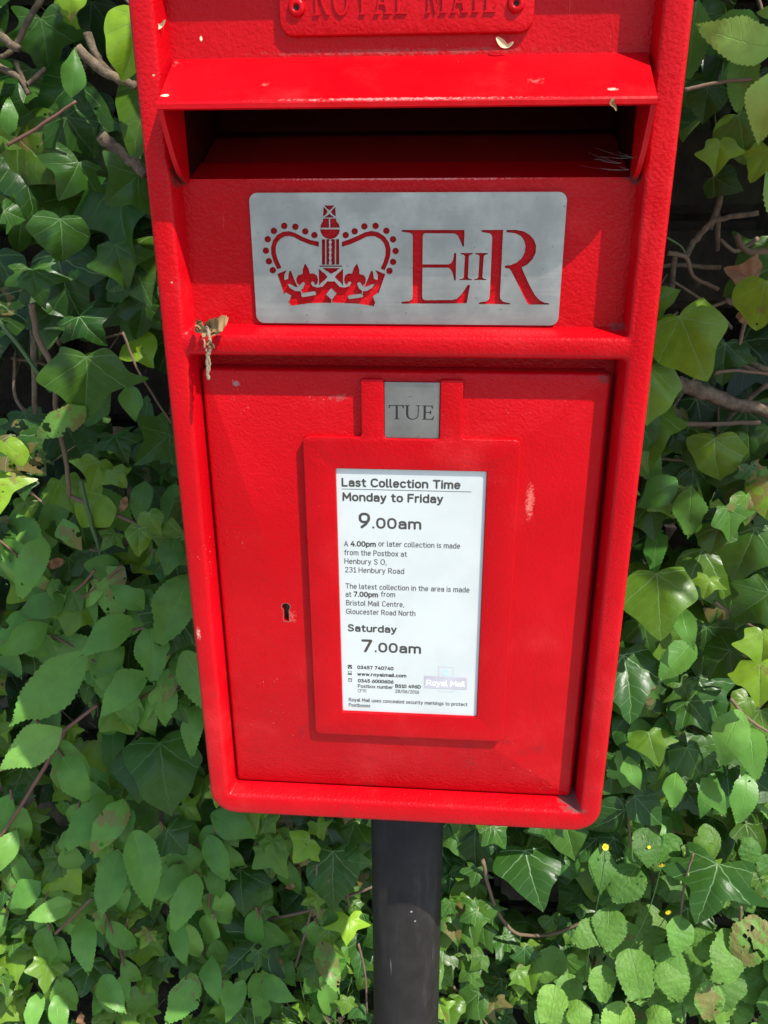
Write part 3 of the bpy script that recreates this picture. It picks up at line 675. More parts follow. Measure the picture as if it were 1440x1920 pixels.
def template(kind, rng, lo=False):
    half = SHAPES[kind]; strip = kind in ('ovate', 'broad'); n = 2 if lo else (6 if strip else 4)
    def side(j):
        pts = [(p[0]*(1+j*rng.uniform(-.16, .16)), p[1]+(0 if i in (0, len(half)-1) else j*rng.uniform(-.035, .035))) for i, p in enumerate(half)]
        o = cat(pts, n)
        if strip and not lo:
            d = np.gradient(o, axis=0); nrm = np.stack([d[:, 1], -d[:, 0]], 1); nrm /= np.linalg.norm(nrm, axis=1)[:, None]+1e-9
            amp = (.017 if kind == 'ovate' else .026)
            for i in range(len(o)):
                if o[i, 1] > .18 and i < len(o)-1:
                    o[i] += nrm[i]*amp*((i % 2)*1.0-.35)*(1 if kind == 'ovate' else rng.uniform(.3, 1.5))
        return o
    a = side(1); b = side(1); b[:, 0] *= -1
    idx = []; start = []; tot = []
    def face(*f): start.append(len(idx)); tot.append(len(f)); idx.extend(f)
    if strip:
        cols = (-1, -.5, 0, .5, 1); rows = []
        M_ = len(a)
        for i in range(M_):
            my = (a[i, 1]+b[i, 1])/2
            for c in cols:
                q = a[i] if c > 0 else b[i]; f = abs(c)
                rows.append((q[0]*f, my+(q[1]-my)*f))
        P2 = np.array(rows)
        for i in range(M_-1):
            for c in range(4):
                p = i*5+c; face(p, p+1, p+6, p+5)
    else:
        out = np.concatenate([a, b[-2:0:-1]]); N = len(out)
        cen = np.array([0, .20]); rings = (.34, .68, 1.0) if not lo else (.5, 1.0)
        P2 = np.concatenate([cen[None]]+[cen+(out-cen)*s for s in rings])
        for k in range(N): face(0, 1+k, 1+(k+1) % N)
        for q in range(len(rings)-1):
            o1 = 1+q*N; o2 = o1+N
            for k in range(N): face(o1+k, o2+k, o2+(k+1) % N, o1+(k+1) % N)
    x, y = P2[:, 0], P2[:, 1]; cy = .42 if strip else .36; r2 = x*x+(y-cy)**2
    fold = rng.uniform(-.02, .42) if strip else rng.uniform(-.10, .22)
    z = fold*np.abs(x) - rng.uniform(.15, .65)*r2 - rng.uniform(-.1, .35)*np.maximum(y-.4, 0)**2*1.5
    z += .04*np.sin(x*rng.uniform(5, 9)+rng.uniform(0, 6))*np.cos(y*rng.uniform(4, 8)+rng.uniform(0, 6))
    z += rng.uniform(-.25, .25)*x*(y-.3)
    if not strip:          # the blade swells between the main veins
        th = np.arctan2(np.abs(x), y-.10); rr = np.sqrt(x*x+(y-.10)**2)
        z += rng.uniform(.03, .09)*rr*np.abs(np.sin(th/R(50)*math.pi))
    if kind == 'broad': z += .010*np.sin(np.abs(x)*30-y*34)*np.minimum(np.abs(x)*6, 1)
    P2 = np.column_stack([P2[:, 0]+rng.uniform(-.14, .14)*y*y, P2[:, 1]])
    V = np.column_stack([P2, z]).astype(np.float32)
    uv = np.column_stack([x, y]).astype(np.float32)
    return V, np.array(idx, np.int32), np.array(start, np.int32), np.array(tot, np.int32), uv
rngT = random.Random(11)
TPL = {k: [template(k, rngT) for _ in range(7)] for k in SHAPES}
TPLO = {k: [template(k, rngT, True) for _ in range(5)] for k in SHAPES}

class Foliage:
    def __init__(s): s.V = []; s.I = []; s.S = []; s.T = []; s.UV = []; s.COL = []; s.nv = 0; s.ni = 0
    def add(s, kind, P, tip, nrm, size, tint, rng, lo=False, wide=1.0):
        V, I, S, T, UV = rng.choice((TPLO if lo else TPL)[kind])
        t = Vector(tip).normalized(); n = Vector(nrm); n = (n-t*n.dot(t)).normalized(); x = t.cross(n)
        Mx = np.array([[x.x*wide, x.y*wide, x.z*wide], [t.x, t.y, t.z], [n.x, n.y, n.z]], np.float32)*size
        s.V.append(V@Mx+np.array(P, np.float32)); s.I.append(I+s.nv); s.S.append(S+s.ni); s.T.append(T); s.UV.append(UV)
        s.COL.append(np.tile(np.array([*tint, rng.random()], np.float32), (len(V), 1))); s.nv += len(V); s.ni += len(I)
    def build(s, name, mat, parent, org):
        V = np.concatenate(s.V)-np.array(org, np.float32); I = np.concatenate(s.I); S = np.concatenate(s.S); T = np.concatenate(s.T)
        UV = np.concatenate(s.UV); COL = np.concatenate(s.COL)
        me = bpy.data.meshes.new(name); me.vertices.add(len(V)); me.vertices.foreach_set('co', V.ravel())
        me.loops.add(len(I)); me.loops.foreach_set('vertex_index', I)
        me.polygons.add(len(S)); me.polygons.foreach_set('loop_start', S); me.polygons.foreach_set('loop_total', T)
        me.polygons.foreach_set('use_smooth', np.ones(len(S), bool))
        me.update(calc_edges=True); me.validate()
        ul = me.uv_layers.new(name='UVMap'); ul.data.foreach_set('uv', UV[I].ravel())
        ca = me.color_attributes.new('tint', 'FLOAT_COLOR', 'POINT'); ca.data.foreach_set('color', COL.ravel())
        return link(name, me, mat, parent)

def leaf_mat(name, dark, light, vein, mode, gloss=.34, trans=.25, spec=.28):
    """tint attribute: R brightness, G young/yellow, B vein strength"""
    mt, nt, b = newmat(name)
    uvn = nt.nodes.new('ShaderNodeUVMap'); uvn.uv_map = 'UVMap'
    sp = nt.nodes.new('ShaderNodeSeparateXYZ')
    wob = nt.nodes.new('ShaderNodeTexNoise'); wob.inputs['Scale'].default_value = 5; nt.links.new(uvn.outputs[0], wob.inputs['Vector'])
    mixv = nt.nodes.new('ShaderNodeVectorMath'); mixv.operation = 'MULTIPLY_ADD'
    nt.links.new(wob.outputs['Color'], mixv.inputs[0]); mixv.inputs[1].default_value = (.09, .09, 0); nt.links.new(uvn.outputs[0], mixv.inputs[2])
    sub = nt.nodes.new('ShaderNodeVectorMath'); sub.operation = 'SUBTRACT'; nt.links.new(mixv.outputs[0], sub.inputs[0]); sub.inputs[1].default_value = (.045, .045, 0)
    nt.links.new(sub.outputs[0], sp.inputs[0])
    x, y = sp.outputs[0], sp.outputs[1]
    ax = MA(nt, 'ABSOLUTE', x)
    def ray(a, w0, y0):
        yy = MA(nt, 'SUBTRACT', y, y0)
        d = MA(nt, 'ABSOLUTE', MA(nt, 'SUBTRACT', MA(nt, 'MULTIPLY', ax, math.cos(a)), MA(nt, 'MULTIPLY', yy, math.sin(a))))
        al = MA(nt, 'ADD', MA(nt, 'MULTIPLY', ax, math.sin(a)), MA(nt, 'MULTIPLY', yy, math.cos(a)))
        wd = MA(nt, 'MAXIMUM', MA(nt, 'MULTIPLY', MA(nt, 'SUBTRACT', 1.1, al), w0), .004)
        v = MA(nt, 'SUBTRACT', 1.3, MA(nt, 'DIVIDE', d, wd), clamp=True)
        return MA(nt, 'MULTIPLY', v, MA(nt, 'GREATER_THAN', al, 0))
    def herring(k, slope, wd, lim):
        f = MA(nt, 'FRACT', MA(nt, 'MULTIPLY', MA(nt, 'SUBTRACT', y, MA(nt, 'MULTIPLY', ax, slope)), k))
        d = MA(nt, 'ABSOLUTE', MA(nt, 'SUBTRACT', f, .5))
        v = MA(nt, 'SUBTRACT', 1.2, MA(nt, 'DIVIDE', d, wd), clamp=True)
        return MA(nt, 'MULTIPLY', v, MA(nt, 'LESS_THAN', ax, lim))
    if mode == 'ivy':
        v = MA(nt, 'MAXIMUM', ray(0, .013, .08), MA(nt, 'MAXIMUM', ray(R(50), .010, .08), ray(R(98), .009, .08)))
        v2 = MA(nt, 'MULTIPLY', herring(5.5, .8, .05, .42), .28)
        v = MA(nt, 'MAXIMUM', v, v2)
    else:
        v = MA(nt, 'MAXIMUM', ray(0, .016, -.1), MA(nt, 'MULTIPLY', herring(8 if mode == 'ovate' else 7, .7, .06, .6), .22))
    at_ = nt.nodes.new('ShaderNodeAttribute'); at_.attribute_name = 'tint'
    sc = nt.nodes.new('ShaderNodeSeparateColor'); nt.links.new(at_.outputs['Color'], sc.inputs[0])
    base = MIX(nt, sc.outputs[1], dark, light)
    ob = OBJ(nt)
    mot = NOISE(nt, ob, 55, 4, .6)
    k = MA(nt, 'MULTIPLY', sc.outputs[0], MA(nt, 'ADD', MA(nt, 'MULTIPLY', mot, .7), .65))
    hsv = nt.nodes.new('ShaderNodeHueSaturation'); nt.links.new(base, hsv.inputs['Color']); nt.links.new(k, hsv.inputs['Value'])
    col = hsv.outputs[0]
    dmg = RAMP(nt, at_.outputs['Alpha'], .84, 1.0)
    blot = MA(nt, 'MULTIPLY', RAMP(nt, NOISE(nt, ob, 110, 4, .7), .66, .76), .6)
    col = MIX(nt, blot, col, (.16, .13, .05))
    rot_ = RAMP(nt, MA(nt, 'ADD', NOISE(nt, ob, 38, 4, .65), MA(nt, 'MULTIPLY', dmg, .26)), .70, .76)
    col = MIX(nt, MA(nt, 'MULTIPLY', rot_, .7), col, (.20, .13, .05))
    hole = RAMP(nt, MA(nt, 'ADD', NOISE(nt, ob, 62, 2, .5), MA(nt, 'MULTIPLY', dmg, .16)), .77, .78)
    vf = MA(nt, 'MULTIPLY', v, sc.outputs[2])
    col = MIX(nt, vf, col, vein)
    nt.links.new(col, b.inputs['Base Color'])
    nt.links.new(MA(nt, 'ADD', MA(nt, 'MULTIPLY', mot, .2), gloss-.1), b.inputs['Roughness'])
    b.inputs['Specular IOR Level'].default_value = spec
    h = MA(nt, 'SUBTRACT', MA(nt, 'MULTIPLY', NOISE(nt, ob, 90, 2), .8), MA(nt, 'MULTIPLY', v, .5))
    if mode == 'broad': h = MA(nt, 'ADD', h, MA(nt, 'MULTIPLY', NOISE(nt, ob, 230, 2), 1.2))
    BUMP(nt, b, h, .35 if mode != 'broad' else .6, .002)
    tr = nt.nodes.new('ShaderNodeBsdfTranslucent')
    nt.links.new(MIX(nt, .45, col, (.22, .36, .02)), tr.inputs[0])
    ms = nt.nodes.new('ShaderNodeMixShader'); ms.inputs[0].default_value = trans
    nt.links.new(b.outputs[0], ms.inputs[1]); nt.links.new(tr.outputs[0], ms.inputs[2])
    tp = nt.nodes.new('ShaderNodeBsdfTransparent'); mh = nt.nodes.new('ShaderNodeMixShader'); nt.links.new(hole, mh.inputs[0])
    nt.links.new(ms.outputs[0], mh.inputs[1]); nt.links.new(tp.outputs[0], mh.inputs[2])
    nt.links.new(mh.outputs[0], nt.nodes['Material Output'].inputs[0])
    return mt
M_IVY = leaf_mat('ivy_leaf', (.032, .104, .014), (.26, .42, .022), (.24, .38, .16), 'ivy', trans=.3)
M_OV = leaf_mat('shrub_leaf', (.076, .232, .032), (.29, .48, .10), (.19, .36, .08), 'ovate', .40, .32)
M_NIP = leaf_mat('weed_leaf', (.076, .195, .030), (.22, .38, .06), (.22, .40, .12), 'broad', .5, .32)
M_STEM = simple('brown_stem', (.16, .105, .065), .85)
M_STEMR = simple('reddish_stem', (.17, .075, .05), .7)
M_STEMG = simple('green_stem', (.06, .12, .035), .6)
def bark_mat():
    mt, nt, b = newmat('bark'); v = OBJ(nt)
    n = NOISE(nt, MAP(nt, v, (70, 70, 70)), 1, 6, .7)
    nt.links.new(MIX(nt, RAMP(nt, n, .3, .7), (.060, .042, .026), (.20, .145, .092)), b.inputs['Base Color']); b.inputs['Roughness'].default_value = .9
    BUMP(nt, b, n, .8, .004); return mt
M_BARK = bark_mat()

rng = random.Random(5)
def plant(name, x, y, label, cat_, group=None):
    return empty(name, (x, y, 0), label, cat_, group)
P_IVL = plant('ivy_plant', -.55, .58, 'dark glossy ivy with large lobed leaves climbing left of the red postbox', 'ivy', 'ivy climbing over the wall')
P_SHR = plant('shrub', -.50, .42, 'bright green shrub with toothed oval leaves on red twigs, lower left', 'shrub')
P_IVR = plant('ivy_plant', .62, .60, 'ivy with heart-shaped leaves and bare brown branches right of the red postbox', 'ivy', 'ivy climbing over the wall')
P_SHP = plant('shrub', .62, .50, 'pale saw-toothed leaves of a sunlit shrub at the top right', 'shrub')
P_IVB = plant('ivy_plant', .02, .52, 'small white-veined ivy at the foot of the wall around the black pole', 'ivy', 'ivy climbing over the wall')
P_NIP = plant('wildflower_plant', .40, .34, 'light green crinkled weed with tiny yellow flowers, lower right', 'wildflower')
ORG = {p: p.location.copy() for p in (P_IVL, P_SHR, P_IVR, P_SHP, P_IVB, P_NIP)}
FO = {p: Foliage() for p in ORG}

def rnd_dir(rng, down=1.0, spread=.8, P=None):
    # leaves turn outwards, and more and more upwards the lower they hang
    up = .35 if P is None else .35+.75*max(0, min(1, (1.35-P.z)/1.2))
    n = Vector((rng.gauss(0, .34), -1, up+rng.gauss(0, .30))).normalized()
    t = Vector((rng.gauss(0, spread), rng.gauss(-.25, .3), -down)); t = (t-n*t.dot(n)).normalized()
    return t, n
def scatter(p, kinds, count, x0, x1, y0, y1, d0, d1, s0, s1, b0, b1, young, vein, lo=False, gap=None, spread=.8):
    f = FO[p]; k = 0; tries = 0
    while k < count and tries < count*6:
        tries += 1
        px = rng.uniform(x0, x1); py = rng.uniform(y0, y1); d = rng.uniform(d0, d1)
        if gap and gap(px, py, d): continue
        P = at(px, py, d)
        if P.z < .03: continue
        P.y += .05*mnoise.noise(P*4)
        t, n = rnd_dir(rng, spread=spread, P=P)
        s = rng.uniform(s0, s1)
        kd = rng.choice(kinds)
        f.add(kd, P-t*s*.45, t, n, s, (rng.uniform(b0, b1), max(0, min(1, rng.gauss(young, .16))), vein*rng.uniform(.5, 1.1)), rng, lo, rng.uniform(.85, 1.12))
        k += 1
IVK = ['ivy3', 'ivy3', 'ivy5', 'heart']
def gapR(px, py, d):      # open, twiggy part of the hedge on the right
    return ((px-1330)/210)**2+((py-500)/290)**2 < 1 and rng.random() < .93
def gapB(px, py, d):      # the wall shows through right of the pole
    return ((px-985)/105)**2+((py-1668)/62)**2 < 1
def gapL(px, py, d):
    return (((px-90)/150)**2+((py-120)/120)**2 < 1 and rng.random() < .6) or (mnoise.noise(Vector((px*.009, py*.009, 3))) > .22 and py < 1000)
# deep fill: low brightness puts the hedge's inner shade into the leaf tint
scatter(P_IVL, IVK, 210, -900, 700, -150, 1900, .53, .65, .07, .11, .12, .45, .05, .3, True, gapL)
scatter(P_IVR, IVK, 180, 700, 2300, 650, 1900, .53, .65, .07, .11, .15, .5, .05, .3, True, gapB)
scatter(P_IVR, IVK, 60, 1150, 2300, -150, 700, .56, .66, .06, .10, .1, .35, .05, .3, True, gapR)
# upper left ivy
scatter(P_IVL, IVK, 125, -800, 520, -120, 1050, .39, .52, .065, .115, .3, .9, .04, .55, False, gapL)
scatter(P_SHR, ['ovate'], 26, -700, 360, 100, 1000, .38, .47, .05, .08, .4, .8, .12, .5)
scatter(P_IVL, ['heart', 'ivy3'], 14, -300, 320, 0, 1000, .385, .44, .03, .055, .9, 1.2, .6, .5)
# lower left shrub with ivy under it
scatter(P_IVL, IVK, 230, -700, 640, 950, 2050, .36, .54, .05, .09, .5, 1.0, .08, .7)
scatter(P_SHR, ['ovate'], 215, -800, 440, 960, 2080, .315, .46, .065, .11, .7, 1.2, .24, .6, False, None, .6)
scatter(P_SHR, ['ovate'], 50, 330, 640, 1520, 2050, .32, .44, .06, .09, .6, 1.1, .2, .6, False, None, .6)
scatter(P_IVL, ['ivy5', 'ivy3', 'ivy5'], 150, -400, 560, 1480, 2080, .31, .40, .03, .062, .8, 1.3, .38, .6)
scatter(P_IVL, ['ivy5', 'ivy3', 'heart'], 50, -400, 330, 800, 1500, .34, .42, .035, .065, .8, 1.3, .4, .6)
scatter(P_IVL, ['ivy5', 'ivy3', 'ivy5'], 150, -500, 640, 1540, 2100, .285, .345, .020, .042, .7, 1.25, .25, .8)
scatter(P_IVL, ['ivy5', 'heart', 'ivy3'], 50, -400, 340, 950, 1540, .305, .36, .022, .042, .7, 1.2, .25, .7)
scatter(P_IVR, ['ivy5', 'ivy3', 'heart'], 90, 1080, 1800, 820, 1720, .325, .40, .022, .045, .6, 1.15, .18, .8)
scatter(P_IVB, ['ivy5', 'ivy3'], 80, 560, 1120, 1700, 2100, .29, .36, .018, .036, .7, 1.2, .15, 1.0, False, gapB)
# behind the box
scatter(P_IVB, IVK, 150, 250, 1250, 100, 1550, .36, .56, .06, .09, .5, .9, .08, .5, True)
# right side
scatter(P_IVR, ['heart', 'ivy3', 'heart'], 55, 1120, 2200, -120, 820, .42, .54, .05, .085, .35, .85, .1, .5, False, gapR)
scatter(P_IVR, IVK, 210, 1060, 2200, 780, 1600, .37, .52, .06, .105, .5, 1.0, .1, .55)
scatter(P_SHP, ['ovate'], 52, 1130, 2100, 850, 1560, .355, .45, .055, .09, .6, 1.05, .12, .5)
scatter(P_SHP, ['ovate'], 46, 1430, 2200, -150, 420, .26, .42, .08, .12, .8, 1.2, .5, .5)
# foot of the wall
scatter(P_IVB, ['ivy5', 'ivy3', 'ivy5', 'heart'], 270, 540, 1180, 1500, 2080, .36, .50, .03, .062, .65, 1.15, .10, 1.1, False, gapB)
scatter(P_IVB, IVK, 26, 560, 1100, 1520, 1800, .38, .46, .06, .09, .6, 1.0, .08, .9, False, gapB)
scatter(P_IVR, IVK, 170, 1060, 2200, 1500, 2080, .38, .54, .05, .09, .5, 1.0, .08, .8, False, gapB)
scatter(P_NIP, ['broad'], 120, 1010, 1800, 1740, 2100, .265, .40, .045, .080, .75, 1.25, .34, .5, False, None, 1.1)
scatter(P_NIP, ['broad'], 34, 1080, 1650, 1560, 1780, .33, .42, .03, .06, .6, 1.0, .2, .5, False, None, 1.1)

# unseen leaf mass added above the ivy: keeps the sun off the wall, stays behind the sun's path to the box front
def shade_overhang(p, count, x0, x1):
    f = FO[p]; k = 0
    while k < count:
        x = rng.uniform(x0, x1); z = rng.uniform(.80, 1.55); 
        ymin = -(z-.70)/2.5+.10 if -.2 < x-1.37*(z-.7)/2.5+.0 < .35 or True else .1
        y = rng.uniform(max(ymin, -.20), .62)
        P = Vector((x, y, z+GZ)); 
        if mnoise.noise(P*3.6) < .0: continue
        t, n = rnd_dir(rng); n = Vector((n.x, n.y*.6, abs(n.z)+.6)).normalized(); s = rng.uniform(.075, .115)
        f.add(rng.choice(IVK), P, t, n, s, (rng.uniform(.7, 1.1), .15, .5), rng, True); k += 1
shade_overhang(P_IVL, 240, -1.1, .35); shade_overhang(P_IVR, 320, .35, 2.0)

# individual leaves as the photograph shows them: kind, base, tip, depth, tint, width
def hero(p, kind, bx, by, tx, ty, d, bright=1, young=.1, vein=.6, wide=1.0, lift=.18):
    A = at(bx, by, d); v = (A-CAM).normalized()
    n = (-v+Vector((rng.gauss(0, .2), 0, .08+rng.gauss(0, .16)))).normalized()       # the blade faces outwards and up
    q = CD + CR*((tx-720)/F) - CU*((ty-960)/F)
    B = CAM+q*((A-CAM).dot(n)/q.dot(n)); t = B-A; s = t.length
    FO[p].add(kind, A-t*.04, t, n, s*(1.12 if kind == 'ovate' else 1.08), (bright*(1 if kind in ('ovate', 'broad') else .95), young, vein*.7), rng, False, 1+(wide-1)*.55)
H = [
 # upper left ivy
 (P_IVL, 'ivy5', 75, 28, 103, 148, .42, .85, .03, .3, 1), (P_IVL, 'heart', 132, -30, 126, 33, .36, 1.1, .8, .3, 1), (P_IVL, 'heart', 262, 30, 244, 152, .34, 1.2, .85, .5, .95),
 (P_SHR, 'ovate', 134, 180, 143, 94, .36, .75, .1, .4, 1), (P_IVL, 'ivy3', 122, 215, 172, 298, .40, .75, .02, .5, 1.35), (P_IVL, 'ivy5', 150, 300, 116, 376, .37, .85, .05, .4, 1.35),
 (P_IVL, 'heart', 113, 408, 122, 494, .355, .95, .05, .7, 1.5), (P_IVL, 'ivy3', 262, 326, 196, 376, .36, .85, .08, .3, 1.2), (P_IVL, 'ivy3', 5, 395, 48, 410, .36, .9, .02, 1, 1.4),
 (P_SHR, 'ovate', 18, 250, 12, 185, .34, .8, .1, .4, 1.1), (P_IVL, 'ivy5', 146, 590, 188, 652, .39, .8, .0, 1, 1.3), (P_IVL, 'ivy3', 162, 664, 168, 790, .35, 1.0, .12, .5, 1.15),
 (P_SHR, 'ovate', 156, 765, 74, 827, .34, 1.05, .35, .4, 1), (P_SHR, 'ovate', 243, 722, 249, 788, .36, .8, .2, .4, 1.25), (P_IVL, 'ivy5', 322, 812, 254, 868, .36, .8, .08, .4, 1),
 (P_IVL, 'ivy3', 188, 862, 168, 918, .345, 1.1, .4, .5, 1.1), (P_IVL, 'ivy3', 210, 880, 232, 916, .345, 1.1, .4, .5, 1.1), (P_IVL, 'ivy3', 16, 812, 90, 885, .34, .9, .02, 1, 1),
 (P_IVL, 'heart', 8, 828, 16, 905, .33, 1.2, .75, .4, .9), (P_IVL, 'ivy3', -6, 880, 4, 962, .33, 1.3, .8, .4, 1), (P_IVL, 'ivy3', 40, 892, 46, 936, .34, .9, .0, 1, 1),
 (P_IVL, 'ivy5', 270, 560, 262, 640, .42, .7, .05, .4, 1.1), (P_IVL, 'ivy3', 300, 800, 318, 905, .43, .7, .05, .4, 1), (P_SHR, 'ovate', 268, 905, 262, 982, .38, .65, .12, .4, 1.2),
 (P_IVL, 'ivy5', 60, 500, 72, 575, .38, .9, .05, .4, 1.1), (P_IVL, 'ivy3', 215, 455, 238, 540, .38, .85, .1, .4, 1.1), (P_IVL, 'ivy3', 45, 770, 60, 830, .42, .7, .03, .4, 1.2),
 (P_IVL, 'ivy3', 130, 560, 60, 620, .43, .6, .03, .4, 1.2), (P_IVL, 'ivy5', 180, 830, 165, 870, .40, .75, .02, .5, 1.4), (P_IVL, 'ivy5', 215, 812, 230, 868, .40, .75, .02, .5, 1.3),
 # left middle
 (P_IVL, 'ivy3', 340, 1140, 282, 1232, .335, .8, .0, 1, 1.3), (P_IVL, 'heart', 299, 1388, 308, 1528, .32, 1.0, .06, .4, 1), (P_IVL, 'heart', 272, 1400, 268, 1502, .345, .85, .04, .4, 1),
 (P_SHR, 'ovate', 88, 1172, 2, 1228, .31, 1.0, .18, .4, 1.1), (P_SHR, 'ovate', 157, 1228, 38, 1362, .28, 1.05, .22, .5, 1), (P_SHR, 'ovate', 246, 1162, 150, 1208, .30, 1.0, .22, .4, 1.2),
 (P_SHR, 'ovate', 268, 1142, 216, 1090, .31, .95, .2, .4, 1.4), (P_SHR, 'ovate', 75, 1008, 44, 1120, .30, 1.05, .25, .5, .9), (P_SHR, 'ovate', 118, 975, 140, 1034, .31, .95, .2, .4, 1.5),
 (P_SHR, 'ovate', 282, 1172, 290, 1278, .31, 1.0, .25, .5, 1.15), (P_SHR, 'ovate', 275, 1262, 178, 1326, .30, 1.05, .3, .4, 1.15), (P_SHR, 'ovate', 112, 1368, -2, 1436, .27, 1.2, .5, .5, 1.1),
 (P_SHR, 'ovate', 118, 1424, 168, 1500, .29, 1.0, .2, .5, 1.35), (P_SHR, 'ovate', 232, 1215, 178, 1270, .32, .9, .15, .4, 1.2), (P_SHR, 'ovate', 160, 1060, 232, 1060, .33, .75, .12, .4, 1.4),
 (P_SHR, 'ovate', 115, 1120, 40, 1160, .33, .8, .1, .4, 1.5), (P_SHR, 'ovate', 330, 1010, 300, 1070, .35, .65, .12, .4, 1.6), (P_SHR, 'ovate', 330, 1230, 335, 1280, .34, .8, .3, .4, 1.3),
 (P_IVL, 'ivy3', 215, 1330, 245, 1378, .33, 1.1, .5, .4, 1.1), (P_IVL, 'heart', 150, 1130, 130, 1190, .34, 1.0, .5, .4, 1),
 # bottom left
 (P_SHR, 'ovate', 205, 1492, 128, 1592, .30, 1.0, .15, .5, 1.1), (P_SHR, 'ovate', 230, 1502, 182, 1602, .28, 1.05, .2, .5, 1.15), (P_SHR, 'ovate', 254, 1562, 284, 1700, .27, 1.1, .22, .6, 1.0),
 (P_SHR, 'ovate', 220, 1596, 198, 1715, .29, 1.0, .2, .5, 1.0), (P_SHR, 'ovate', 366, 1642, 333, 1748, .27, 1.05, .22, .5, 1.1), (P_SHR, 'ovate', 132, 1694, 55, 1722, .27, 1.15, .4, .5, 1.2),
 (P_SHR, 'ovate', 152, 1724, 170, 1814, .27, 1.1, .25, .5, 1.1), (P_SHR, 'ovate', 74, 1655, 14, 1700, .29, 1.0, .15, .4, 1.5), (P_SHR, 'ovate', 190, 1832, 228, 1895, .27, 1.1, .3, .5, 1.25),
 (P_SHR, 'ovate', 370, 1838, 314, 1918, .27, 1.1, .2, .6, 1.3), (P_SHR, 'ovate', 456, 1842, 414, 1908, .28, 1.1, .25, .5, 1.1), (P_SHR, 'ovate', 492, 1832, 540, 1887, .29, 1.0, .2, .4, 1.4),
 (P_SHR, 'ovate', 600, 1768, 632, 1856, .30, 1.1, .35, .5, 1.05), (P_SHR, 'ovate', 346, 1622, 298, 1688, .30, 1.0, .2, .5, 1.3), (P_SHR, 'ovate', 245, 1520, 228, 1580, .31, .9, .2, .4, 1.3),
 (P_IVL, 'ivy3', 312, 1556, 352, 1600, .31, .95, .02, .7, 1.4), (P_IVL, 'ivy3', 450, 1626, 456, 1712, .36, .8, .03, .7, 1.2), (P_IVL, 'ivy5', 500, 1745, 432, 1832, .34, .75, .0, 1, 1.1),
 (P_IVB, 'heart', 625, 1592, 617, 1708, .36, 1.0, .05, 1, .8), (P_IVB, 'heart', 636, 1610, 692, 1626, .355, 1.05, .1, .9, 1), (P_IVB, 'ivy5', 655, 1716, 657, 1772, .33, 1.6, .75, .3, 1.1),
 (P_IVB, 'heart', 572, 1530, 502, 1642, .39, .7, .03, .6, 1), (P_IVB, 'ivy3', 605, 1530, 580, 1605, .40, .6, .02, .8, 1.1), (P_SHR, 'ovate', 400, 1525, 470, 1580, .32, .8, .15, .4, 1.2),
 (P_SHR, 'ovate', 390, 1570, 425, 1650, .31, .9, .15, .5, 1.1), (P_SHR, 'ovate', 330, 1735, 345, 1805, .29, 1.0, .2, .5, 1.2), (P_SHR, 'ovate', 395, 1795, 395, 1880, .29, .95, .2, .5, 1.1),
 (P_IVL, 'ivy5', 280, 1745, 268, 1780, .28, 1.2, .5, .5, 1.2), (P_IVL, 'ivy5', 90, 1800, 82, 1862, .29, 1.15, .4, .5, 1.1), (P_IVL, 'ivy3', 170, 1800, 160, 1868, .31, .85, .0, .9, 1.2),
 (P_SHR, 'ovate', 70, 1862, 60, 1935, .27, 1.2, .3, .5, 1.1), (P_SHR, 'ovate', 105, 1868, 110, 1940, .27, 1.2, .3, .5, 1.0), (P_SHR, 'ovate', 30, 1560, -10, 1630, .30, 1.1, .4, .5, 1.2),
 # right top
 (P_SHP, 'ovate', 1452, 92, 1318, 68, .26, 1.3, .85, .4, 1.15), (P_SHP, 'ovate', 1402, 92, 1382, 210, .30, .95, .2, .6, 1.2), (P_SHP, 'ovate', 1462, 130, 1415, 266, .25, 1.35, .9, .4, 1.3),
 (P_SHP, 'ovate', 1308, 5, 1288, 150, .33, .8, .15, .4, 1.2), (P_SHP, 'ovate', 1422, 38, 1330, 62, .31, .9, .12, .4, 1.3), (P_IVR, 'heart', 1384, 212, 1404, 302, .36, .9, .3, .4, 1),
 (P_IVR, 'ivy3', 1350, 262, 1344, 328, .35, 1.1, .65, .3, 1), (P_IVR, 'ivy3', 1442, 275, 1412, 342, .34, 1.15, .7, .4, 1), (P_IVR, 'heart', 1330, 160, 1310, 230, .42, .6, .15, .4, 1.1),
 (P_IVR, 'heart', 1335, 330, 1385, 365, .45, .55, .05, .4, 1), (P_SHP, 'ovate', 1460, 20, 1420, 30, .30, 1.1, .6, .4, 1.3),
 (P_IVR, 'heart', 1272, 588, 1328, 705, .36, 1.15, .6, .6, 1), (P_IVR, 'heart', 1222, 684, 1212, 788, .37, 1.1, .55, .6, 1.1), (P_IVR, 'heart', 1228, 600, 1245, 690, .40, 1.0, .35, .5, 1), (P_IVR, 'heart', 1210, 580, 1266, 545, .41, 1, .5, .4, .9),
 (P_IVR, 'heart', 1340, 820, 1338, 905, .36, 1.1, .42, .8, 1.3), (P_IVR, 'heart', 1436, 524, 1420, 620, .33, 1.25, .6, .4, 1.1), (P_IVR, 'ivy3', 1362, 640, 1348, 722, .41, .65, .02, .5, 1), (P_IVR, 'ivy3', 1318, 690, 1330, 725, .43, .6, .02, .4, 1.4),
 (P_SHP, 'ovate', 1297, 916, 1292, 1004, .35, .9, .15, .5, 1.5), (P_SHP, 'ovate', 1268, 902, 1194, 936, .37, .75, .1, .4, 1.6), (P_IVR, 'ivy3', 1404, 882, 1387, 972, .38, .8, .06, .5, 1.1), (P_IVR, 'ivy3', 1215, 945, 1232, 1010, .39, .75, .15, .5, 1.1),
